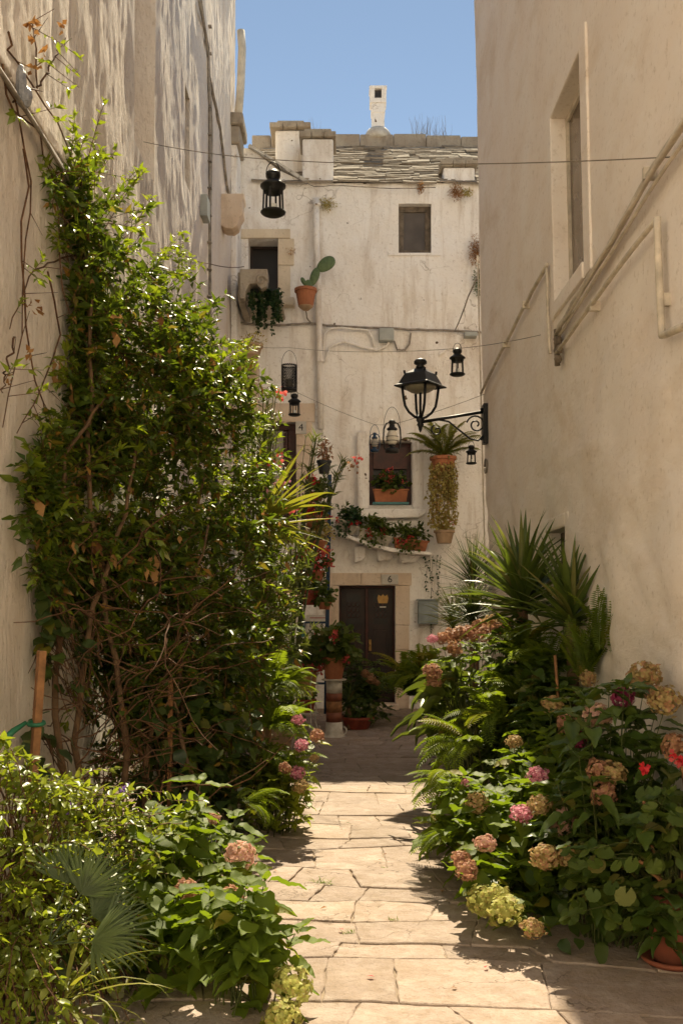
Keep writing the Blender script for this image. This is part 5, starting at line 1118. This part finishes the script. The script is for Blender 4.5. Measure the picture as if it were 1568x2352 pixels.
hydrangea('leafy flowerless hydrangea in deep shade beneath the two yuccas', (1.36, 6.55), .24, .62, 1.30, 95, [], .14, 'hyd_dark', 51, low=.25)
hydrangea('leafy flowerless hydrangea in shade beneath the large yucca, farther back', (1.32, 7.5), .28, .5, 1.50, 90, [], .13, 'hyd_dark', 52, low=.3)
fern('dark fern hiding the trunk of the large yucca', P(1200, 1500, 7.2), 26, .42, (.3, 1.4), 63)
# dark undergrowth that fills the beds
for lb, cs in (('low shaded ground ivy under the hydrangeas of the right bed', [((1.15, 5.6, .15), (.5, 1.2, .3), 600), ((1.3, 7.6, .4), (.3, 1.2, .6), 500), ((1.2, 9.6, .4), (.35, 1.2, .7), 350)]), ('low shaded ground ivy beneath the left bed', [((-1.15, 5.0, .15), (.45, 1.3, .3), 600), ((-1.05, 7.2, .2), (.45, 1.2, .4), 500), ((-1.0, 9.2, .4), (.35, 1.0, .7), 400)])):
    t = thing('ground_ivy', lb, 'ground cover', (cs[0][0][0], cs[0][0][1], 0))
    for c, r_, n in cs: cloud(t, 'foliage', 'broad', c, r_, n, .09, .75, T_oval(.06, .3, 4, 0), 1, .2)
# geranium and its pot at the near right
t = thing('geranium_in_pot', 'leggy geranium with scalloped leaves in a large terracotta pot at the near right edge', 'potted plant', (1.49, 4.45, 0))
MB().lathe((1.49, 4.45, .03), [(.095, .0), (.12, .14), (.128, .24), (.128, .265), (.142, .265), (.142, .31), (.12, .31), (.115, .28), (.02, .28)], 24).obj('pot', 'shadedterra', t, smooth=True)
MB().lathe((1.48, 4.45, .021), [(.12, .0), (.145, .025), (.13, .03), (.10, .01)], 20).obj('saucer', 'shadedterra', t, smooth=True)
r = random.Random(3); ms = []; S = []
for i in range(240):
    a, b, d = r.uniform(1300, 1600), r.uniform(1800, 2110), r.uniform(4.1, 4.75)
    if b < 1925 and a < 1480: continue
    p = P(a, b, d); p.x = min(p.x, 1.58); v = Vector((r.uniform(-1, .4), r.uniform(-1, .2), 0)); ms.append(orient(p, az_of(v.x, v.y), r.uniform(-1.1, -.1), r.uniform(-.4, .4), r.uniform(.05, .085)))
    if i % 4 == 0:
        u_ = np.linspace(0, 1, 6)[:, None]; b0 = np.array([1.48+r.uniform(-.06, .06), 4.45+r.uniform(-.05, .05), .33]); e0 = np.array(p); m0 = np.array([1.47, 4.42, min(e0[2], .9)+.05]); S.append((1-u_)**2*b0+2*u_*(1-u_)*m0+u_*u_*e0)
scatter(t, 'leaf', 'gera', [T_round(12, .07, .05, 1), T_round(11, .12, .06, 2)], ms, 'geranium'); stems_np('stems', np.array(S), .004, 'greenstem', t)
for pts in (((1.47, 4.45, .31), (1.40, 4.42, .45), (1.34, 4.42, .75)), ((1.47, 4.4, .31), (1.38, 4.35, .42), (1.30, 4.35, .50)), ((1.51, 4.45, .31), (1.53, 4.4, .7), (1.50, 4.4, .95))): MB().tube(wobble(pts, .01, 3), .008, 6).obj('stem', 'stake', t, smooth=True)
for a, b, d, s_ in ((1563, 1750, 4.15, .04), (1480, 1765, 4.3, .010)):
    pts = np.array(P(a, b, d))+RS.randn(int(30*s_/.05)+5, 3)*s_*.4; n = len(pts); leaves_np('blossom', pts, RS.randn(n, 3), RS.randn(n, 3)+np.array([-.3, -1, 0]), np.full(n, .03), np.full(n, .026), T_petal(), 'p_red', t, None)
t = MB().tube([P(1282, 1640, 6.2), P(1280, 1590, 6.2), P(1274, 1505, 6.2)], .010, 6).tube([(P(1282, 0, 6.2).x, 6.2, 0), P(1282, 1640, 6.2)], .010, 6).obj('garden_stake', 'stake', smooth=True); tag(t, 'thin pale cane sticking up among the ferns of the right bed', 'stake')

# ---------------------------------------------------------------- pots round the far door
def pot(mb_mat, t, c, r0, h, rim=True, name='pot'):
    pr = [(r0*.68, 0), (r0*.92, h*.82)]+([(r0*1.04, h*.83), (r0*1.04, h), (r0*.92, h), (r0*.88, h*.9), (.01, h*.9)] if rim else [(r0, h), (r0*.93, h), (r0*.9, h*.92), (.01, h*.92)])
    return MB().lathe(c, pr, 18).obj(name, mb_mat, t, smooth=False)
GT = T_round(9, .1, .06, 3)
def potted(label, px, py, d, r0, h, potmat, foliage, fmat, fr, nleaf=200, L=.06, flowers=None, nfl=6, tm=None, name='potted_geranium', cat='potted plant', group=None, ratio=1.0, drop=0, yb=None):
    b = P(px, py, d)
    if yb is not None: b.z = yb
    t = thing(name, label, cat, tuple(b), group); pot(potmat, t, tuple(b), r0, h)
    c = (b.x, b.y, b.z+h+fr[2]*.55-drop); cloud(t, 'foliage', fmat, c, fr, nleaf, L, ratio, tm or GT, .8, .3)
    S = []; 
    for i in range(14): v = RS.randn(3); S.append(np.linspace(np.array([b.x, b.y, b.z+h*.85]), np.array(c)+v/np.linalg.norm(v)*np.array(fr)*.8, 5))
    stems_np('stems', np.array(S), .004, 'greenstem', t)
    if flowers:
        for i in range(nfl):
            v = RS.randn(3); v[1] = -abs(v[1]); v[2] = v[2]*.8+.25; v /= np.linalg.norm(v); q = np.array(c)+v*np.array(fr)*1.03; n = 16; pts = q+RS.randn(n, 3)*.026
            leaves_np('blossom', pts, RS.randn(n, 3), RS.randn(n, 3)+np.array([0, -1, 0]), np.full(n, .048), np.full(n, .042), T_petal(), flowers, t, None)
    return t
# ladder carrying the pots
t = thing('plant_ladder', 'dark blue painted ladder hung with flower pots beside the dark door', 'ladder', tuple(P(690, 1660, 13.9)))
ld = 13.9
for a0, a1 in (((683, 1640), (698, 1165)), ((748, 1640), (757, 1090))): MB().beam(P(*a0, ld+.35 if 0 else ld), P(*a1, ld), .055, .04, up=(0, 1, 0)).obj('rail', 'bluepaint', t, bevel=.004)
for py in (1175, 1235, 1300, 1365, 1430, 1500, 1570): MB().beam(P(690, py, ld-.005), P(752, py, ld-.005), .03, .03).obj('rung', 'bluepaint', t, bevel=.003)
MB().beam(P(681, 1450, ld-.05), P(700, 1450, ld-.05), .16, .03, up=(0, 1, 0)).obj('teal_board', 'tealpot', t)
G2 = 'flower pots on the blue ladder'
potted('black pot with dusky red leaved plant, highest on the ladder', 744, 1088, 13.7, .10, .18, 'darkpot', 0, 'p_brown', (.12, .10, .20), 130, .07, None, tm=LE, ratio=.5, group=G2)
potted('leafy red pot with few red blooms, second from the top of the ladder', 724, 1150, 13.6, .13, .10, 'redpot', 0, 'geranium', (.2, .15, .13), 220, .055, 'p_red', 3, group=G2)
potted('terracotta pot below an edge of red blossom, third from the top of the ladder', 724, 1212, 13.6, .15, .16, 'terracotta', 0, 'geranium', (.22, .15, .12), 200, .055, 'p_red', 9, group=G2)
potted('yellowing trailing plant in the middle of the ladder', 728, 1262, 13.6, .13, .12, 'terracotta', 0, 'dryvine', (.24, .16, .18), 220, .05, None, group=G2)
potted('bushy red flowered geranium low on the ladder', 722, 1335, 13.6, .14, .14, 'terracotta', 0, 'geranium', (.26, .18, .26), 320, .06, 'p_coral', 16, group=G2)
potted('terracotta pot with dark leaves, second lowest on the ladder', 710, 1390, 13.6, .15, .20, 'redpot', 0, 'geranium', (.26, .18, .15), 260, .06, 'p_red', 3, group=G2)
potted('small clay pot with hanging green leaves, lowest on the ladder', 745, 1400, 13.5, .10, .10, 'terracotta', 0, 'geranium', (.17, .14, .13), 180, .055, None, group=G2)
# metal stand with mustard pot
c = P(703, 1672, 13.0); c.z = 0; zt_ = P(0, 1535, 13).z; t = thing('plant_stand', 'white wire plant stand with curled legs left of the banded pedestal', 'plant stand', tuple(c))
ztop = P(0, 1538, 13).z
for rr, zz, nm in ((.16, ztop, 'top_ring'), (.13, ztop-.28, 'middle_ring'), (.15, .25, 'lower_ring')): MB().tube([(c.x+rr*math.cos(a), c.y+rr*math.sin(a), zz) for a in np.linspace(0, 2*PI, 20)], .010, 6).obj(nm, 'whitepaint', t, smooth=True)
for k in range(4):
    a = PI/2*k+.5; MB().tube([(c.x+r_*math.cos(a), c.y+r_*math.sin(a), z_) for r_, z_ in ((.16, ztop), (.175, ztop-.04), (.12, ztop-.2), (.12, ztop-.42), (.15, .30), (.13, .14), (.17, .02), (.20, .03), (.20, .06), (.185, .07))], .009, 6).obj('leg', 'whitepaint', t, smooth=True)
potted('red geranium in a mustard pot in the white wire stand', 702, 1598, 13.0, .165, .42, 'yellowpot', 0, 'geranium', (.30, .22, .22), 420, .065, 'p_coral', 16, drop=.02)
potted('small red pot on the lower ring of the wire stand', 703, 1655, 12.98, .13, .17, 'redpot', 0, 'geranium', (.12, .1, .08), 80, .04, None, yb=.262)
# banded pedestal
c = P(767, 1695, 12.4); c.z = 0; t = thing('pedestal', 'round pedestal banded white and red brown in front of the dark door', 'pedestal', tuple(c)); H = .73
prof = [('white_base', 'whitepaint', 0, .20, .115, .10), ('brown_band', 'brownpaint', .20, .32, .10, .10), ('old_band', 'stake', .32, .46, .10, .10), ('brown_band', 'brownpaint', .46, .56, .10, .10), ('white_band', 'whitepaint', .56, H-.015, .10, .10)]
for nm, mt, z0, z1, r0, r1 in prof:
    pr = [(r0, z0), (r1, z1)] if nm != 'white_base' else [(.16, 0), (.155, .02), (.125, .035), (.112, .06), (.10, .20)]
    MB().lathe((c.x, c.y, 0), pr, 20).obj(nm, mt, t, smooth=True)
MB().lathe((c.x, c.y, 0), [(.15, H-.014), (.155, H), (.14, H+.006)], 20).obj('top_plate', 'whitepaint', t, smooth=True)
MB().tube([(c.x+.11+.045*math.sin(a), c.y, .09-.05*math.cos(a)) for a in np.linspace(0, PI*1.2, 12)], .009, 6).obj('curl', 'whitepaint', t, smooth=True)
potted('leafy green geranium in a terracotta pot on top of the banded pedestal', 767, 1556, 12.4, .15, .27, 'terracotta', 0, 'geranium', (.34, .26, .26), 460, .085, 'p_coral', 3, yb=H+.007)
hydrangea('dull potted hydrangea with brown heads standing before the dark door', (.30, 13.6), .40, .4, .95, 46, [(850, 1560, 13.3, .15, 'p_brown'), (838, 1548, 13.3, .12, 'p_brown'), (865, 1568, 13.3, .10, 'p_brown'), (822, 1500, 13.4, .10, 'p_brown')], .13, 'hyd_dark', 41)
potted('low wide red pot on the paving right of the pedestal', 820, 1660, 13.2, .22, .16, 'redpot', 0, 'geranium', (.28, .2, .16), 160, .06, None, yb=.02)
yucca('dark strap leaved plant on the paving between the pedestal and the door', P(800, 1620, 13.1), 34, .5, .03, 19, 'palm', (.1, 1.3), tm=[T_strip(.05, 1.0, 6, .15)], name='strap_leaf_plant')
potted('old clay pot half hidden by ferns at the left end of the court', 640, 1640, 11.5, .2, .3, 'terra_old', 0, 'geranium', (.3, .2, .2), 160, .07, None, yb=.02)

# ---------------------------------------------------------------- on the far facade
def planter(label, x0, x1, z, rot, mat, ph=.15, y0=FY-.42, y1=FY-.22, tray=None):
    cx = (x0+x1)/2; t = thing('planter_box', label, 'flower box', (cx, (y0+y1)/2, z), 'flower boxes under the window'); L = x1-x0
    vs = []
    for zz, g_ in ((0, .03), (ph, 0)):
        for sx, sy in ((-1, 0), (1, 0), (1, 1), (-1, 1)): vs.append((cx+sx*(L/2-g_), (y0+g_*.6) if not sy else (y1-g_*.6), z+zz))
    m = MB().add(vs, [(0, 3, 2, 1), (4, 5, 6, 7), (0, 1, 5, 4), (1, 2, 6, 5), (2, 3, 7, 6), (3, 0, 4, 7)]); o = m.obj('box', mat, t, bevel=.008)
    rm = MB().box(cx-L/2-.012, cx+L/2+.012, y0-.012, y0+.006, z+ph-.02, z+ph+.008).obj('rim', mat, t, bevel=.004)
    if tray: MB().box(cx-L/2-.01, cx+L/2+.01, y0-.02, y1+.01, z-.035, z-.002).obj('tray', tray, t, bevel=.006)
    if rot:
        for q in t.children: pass
        t.rotation_euler = (0, rot, 0)
    return t, cx
sl_ = math.atan2(A0.z-A1.z, A1.x-A0.x)
def ledge_z(x): return float(np.interp(x, [q[0] for q in Q], [q[1] for q in Q]))+.012
for lb, pa, pb_, mt, fm, fl, nl in (('cream box at the upper left end of the sloping ledge', 762, 815, 'creampot', 'ivy', 'p_red', 240), ('cream box with leafy stems in the middle of the sloping ledge', 818, 895, 'creampot', 'geranium', 'p_red', 330), ('terracotta box with a red flower at the lower right end of the sloping ledge', 902, 980, 'terracotta', 'geranium', 'p_red', 260)):
    x0, x1 = FX(pa, 15.7), FX(pb_, 15.7); xm_ = (x0+x1)/2; t, cx = planter(lb, x0, x1, ledge_z(xm_), math.atan2(ledge_z(x0)-ledge_z(x1), x1-x0), mt, .16); zz = ledge_z(xm_)
    cloud(t, 'foliage', fm, (xm_, FY-.34, zz+.24), ((x1-x0)*.56, .16, .17), nl, .065, .9, GT, .8, .2)
    cloud(t, 'trailing_leaves', 'ivy' if fm == 'ivy' else 'geranium', (xm_-.05, FY-.45, zz+.05), ((x1-x0)*.45, .05, .16), 90, .045, .8, GT, .3, .2)
    for q in range(3):
        pts = np.array([xm_+random.uniform(-.2, .2), FY-.47, zz+random.uniform(.08, .24)])+RS.randn(12, 3)*.022; leaves_np('blossom', pts, RS.randn(12, 3), RS.randn(12, 3)+np.array([0, -1, 0]), np.full(12, .045), np.full(12, .03), T_petal(), fl, t, None)
    S = [np.linspace(np.array([xm_+random.uniform(-.2, .2), FY-.32, zz+.12]), np.array([xm_+random.uniform(-.28, .28), FY-.36, zz+random.uniform(.3, .45)]), 5) for _ in range(10)]; stems_np('stems', np.array(S), .004, 'greenstem', t)
    a_ = twig_leaves(np.array(S)[:, 2:], 3, .07, .45, .8, 0); leaves_np('upright_leaves', *a_, LE, 'geranium', t)
h = HF[3]; t, cx = planter('terracotta box of red geraniums on a blue green tray in the mid window', h[0]+.06, h[1]-.06, h[2]+.04, 0, 'terracotta', .2, FY-.10, FY+.08, 'tealpot')
cloud(t, 'foliage', 'geranium', (cx, FY-.03, h[2]+.36), (.30, .14, .20), 420, .06, .95, GT, .8, .2)
for q in range(9):
    pts = np.array([cx+random.uniform(-.24, .24), FY-.14, h[2]+random.uniform(.28, .58)])+RS.randn(10, 3)*.016; leaves_np('blossom', pts, RS.randn(10, 3), RS.randn(10, 3)+np.array([0, -1, 0]), np.full(10, .032), np.full(10, .03), T_petal(), 'p_coral', t, None)
# palm in a hanging pot with a curtain of dry trailing leaves
b = P(1017, 1092, 15.5); t = thing('potted_palm', 'feathery palm in a terracotta pot hung on the facade right of the mid window', 'potted plant', tuple(b))
pot('terracotta', t, tuple(b), .20, .29)
ms = [orient((b.x, b.y, b.z+.3), a, e, random.uniform(-.3, .3), L) for a, e, L in ((1.7, .75, .72), (1.5, 1.05, .74), (-1.5, .8, .72), (-1.7, 1.05, .7), (.4, 1.4, .72), (-.5, 1.45, .76), (2.0, .9, .62), (-2.0, .85, .6), (3.0, 1.25, .55), (1.6, .45, .66), (-1.3, 1.3, .72), (1.3, 1.35, .7), (-1.6, .5, .62))]
scatter(t, 'frond', 'pfrond', [T_frond(.9, 28, .24, 5), T_frond(1.3, 28, .22, 6)], ms, 'palm_sun')
cloud(t, 'foliage', 'oleander', (b.x, b.y-.05, b.z+.34), (.22, .15, .12), 60, .12, .3, LE, .6, .3)
for s in (-1, 1): MB().tube([(b.x+s*.2, b.y, b.z+.28), (b.x+s*.04, b.y+.3, b.z+.75)], .004, 4).obj('hanging_wire', 'wire', t)
tv = thing('trailing_plant', 'yellowing plant trailing down from the palm pot in a long curtain', 'plant', (b.x, b.y-.02, b.z-.8)); S = []
for i in range(70):
    x = b.x+random.uniform(-.2, .18); y = b.y-.2+random.uniform(-.04, .1); z = b.z+random.uniform(.05, .2); ln = []; L = random.uniform(.3, .95)
    for k in range(9): ln.append((x, y, z)); x += random.uniform(-.025, .022); y += random.uniform(-.015, .02); z -= L/8
    S.append(ln)
S = np.array(S); stems_np('stems', S, .003, 'twig', tv); a_ = twig_leaves(S, 4, .045, .8, 1, 0, .5); leaves_np('foliage', *a_, T_oval(.1, .3, 3, 0), 'dryvine', tv)
b2 = P(1020, 1248, 15.5); t = thing('wall_pot', 'small pale wall pot with a withered geranium below the trailing plant', 'potted plant', tuple(b2))
pot('terra_old', t, tuple(b2), .16, .20); cloud(t, 'foliage', 'dryvine', (b2.x, b2.y, b2.z+.30), (.19, .14, .17), 220, .05, .8, GT, .8, .2)
MB().box(b2.x-.02, b2.x+.02, b2.y+.1, FY, b2.z+.10, b2.z+.13).obj('bracket', 'iron', t)
pts = np.array([b2.x+.12, b2.y-.1, b2.z+.3])+RS.randn(10, 3)*.02; leaves_np('blossom', pts, RS.randn(10, 3), RS.randn(10, 3), np.full(10, .03), np.full(10, .03), T_petal(), 'p_coral', t, None)
# ivy string on the right of the door
iv = thing('ivy_strand', 'thin ivy strand hanging down the wall between the dark door and the meter box', 'vine', (FX(992), FY-.05, FZ(1400))); S = []
for i in range(5):
    x = FX(975+i*9); z = FZ(1275); ln = []; L = random.uniform(.5, 1.3)
    for k in range(10): ln.append((x, FY-.08+random.uniform(-.02, .02), z)); x += random.uniform(-.02, .02); z -= L/9
    S.append(ln)
stems_np('stems', np.array(S), .003, 'twig', iv); a_ = twig_leaves(np.array(S), 2, .045, .8, 1, 0, .5); leaves_np('foliage', *a_, T_oval(.1, .3, 3, 0), 'ivy', iv)
# ivy at the upper left window
iv = thing('hanging_ivy', 'dark green ivy spilling from the window box behind the carved bracket', 'plant', tuple(P(605, 690, 15))); S = []
for px0, n, L in ((588, 9, .62), (600, 8, .5), (634, 9, .55), (640, 7, .40), (575, 5, .25), (618, 8, .22)):
    for i in range(n):
        p = P(px0+random.uniform(-7, 7), 668+random.uniform(-8, 8), 15+random.uniform(-.1, .1)); x, y, z = p; ln = []; l2 = L*random.uniform(.6, 1.1)
        for k in range(8): ln.append((x, y, z)); x += random.uniform(-.015, .015); y += random.uniform(-.01, .01); z -= l2/7
        S.append(ln)
stems_np('stems', np.array(S), .003, 'greenstem', iv); a_ = twig_leaves(np.array(S), 4, .045, .8, 1, 0, .5); leaves_np('foliage', *a_, T_round(5, .1, .2, 4), 'ivy', iv)
p = P(612, 690, 15.2); MB().box(p.x-.24, p.x+.2, 15.05, 15.3, p.z-.02, p.z+.14).obj('window_box', 'darkpot', iv, bevel=.01)
MB().box(p.x-.3, p.x+.24, 15.0, FY, p.z-.06, p.z-.022).obj('shelf', 'greystone', iv)
# cactus pot
b = P(702, 712, 15.55); t = thing('potted_cactus', 'prickly pear cactus in a terracotta pot fixed to the facade', 'potted plant', tuple(b))
pot('terracotta', t, (b.x, b.y, b.z+.06), .17, .27)
MB().lathe((b.x, b.y, b.z), [(.05, 0), (.11, .05), (.12, .062)], 14).obj('bracket_ring', 'terra_old', t, smooth=True)
def pad(cx, cz, w_, h_, tilt, nm='pad'):
    m = MB().ball((0, 0, 0), (w_/2, .035, h_/2), 14, 10); q = Matrix.Rotation(tilt, 3, 'Y')
    m.v = [tuple(q @ Vector((a*(1+.25*c_/h_), b_, c_))+Vector((cx, b.y-.02, cz))) for a, b_, c_ in m.v]; m.obj(nm, 'cactus', t, smooth=True)
pad(P(708, 0, 15.5).x, P(0, 655, 15.5).z, .14, .2, 0); pad(P(722, 0, 15.5).x, P(0, 634, 15.5).z, .14, .31, .35); pad(P(748, 0, 15.5).x, P(0, 605, 15.5).z, .21, .33, .95); pad(P(697, 0, 15.5).x, P(0, 645, 15.5).z, .07, .15, -.5)
# urns on the balcony slab
for k, (px, py, r0, h, mt, lb) in enumerate(((566, 870, .17, .26, 'terra_old', 'weathered urn at the front edge of the stone balcony'), (572, 830, .16, .24, 'terra_old', 'upper clay pot of dried flowers on the stone balcony'))):
    b = P(px, py, 13.0-.0*k); b.y = 12.75+.35*k
    t = thing('clay_urn', lb, 'urn', tuple(b)); MB().lathe(tuple(b), [(r0*.5, 0), (r0*.55, .02), (r0*.9, h*.6), (r0, h*.85), (r0*1.1, h*.88), (r0*1.1, h), (r0*.9, h), (.01, h*.9)], 18).obj('urn', mt, t, smooth=True)
    cloud(t, 'dried_flowers', 'dryvine', (b.x+.05, b.y, b.z+h+.06), (.17, .12, .12), 90, .04, .9, T_petal(), .8, .2)
    S = [np.linspace(np.array([b.x, b.y, b.z+h*.9]), np.array([b.x+random.uniform(-.1, .2), b.y, b.z+h+random.uniform(.05, .28)]), 4) for _ in range(12)]; stems_np('stems', np.array(S), .003, 'twig', t)
    if k == 1: MB().box(b.x-.12, b.x+.12, b.y-.12, b.y+.12, 4.19, b.z).obj('plinth', 'dressed', t, bevel=.01)
# weeds on the facade and roof
for px, py, d, rr, mt, nn, lb in ((750, 468, 15.9, (.19, .06, .11), 'twig' if 0 else 'dryvine', 420, 'dry brown tuft growing beside the top of the facade downpipe'), (1047, 440, 15.85, (.13, .06, .13), 'dryleaf', 520, 'rusty weed on the wall below the low right chimney stack'), (1072, 442, 15.85, (.11, .06, .06), 'dryvine', 300, 'greenish weed at the right end of the eaves'), (966, 430, 15.85, (.06, .04, .11), 'dryleaf', 200, 'small rusty weed on the eaves above the square window'), (1093, 575, 15.85, (.13, .06, .26), 'dryleaf', 900, 'rust coloured creeper on the facade beside the tan corner'), (1100, 645, 15.85, (.10, .06, .28), 'geranium', 700, 'green creeper hanging below the rusty one at the corner'), (668, 576, 15.9, (.09, .05, .06), 'dryleaf', 50, 'spidery dry weed right of the dark upper window')):
    c = P(px, py, d); t = thing('wall_weed', lb, 'weed', (c.x, c.y, c.z), 'weeds rooted in the far facade'); cloud(t, 'foliage', mt, tuple(c), rr, nn, .035, .35, LE, .5, .15)
t = thing('roof_weeds', 'fine dry grasses standing along the roof ridge right of the chimney', 'weed', tuple(P(960, 312, 19))); S = []
for i in range(90):
    px = random.choice((720, 955, 975, 985, 1010, 1020, 1000, 965))+random.uniform(-14, 14); b = np.array(P(px, 314, 19)); S.append(np.linspace(b, b+np.array([random.uniform(-.12, .12), random.uniform(-.05, .05), random.uniform(.1, .42)]), 4)+RS.randn(4, 3)*.01)
stems_np('stalks', np.array(S), .0025, 'wire', t)
# fallen petals and leaves on the paving
for k in range(14):
    x = random.uniform(-.7, .9); y = random.uniform(3.9, 8.6); o = bpy.data.objects.new('fallen_leaf', tmesh('fl', LE, random.choice(('dryleaf', 'p_coral', 'dryleaf', 'broad')))); link(o)
    o.matrix_basis = orient((x, y, .03), random.uniform(0, 6), random.uniform(-.1, .15), random.uniform(-.3, .3), random.uniform(.02, .045), .02)
    tag(o, 'tiny fallen leaf or petal lying on the sunlit paving', 'fallen leaf', 'fallen leaves and petals on the paving')
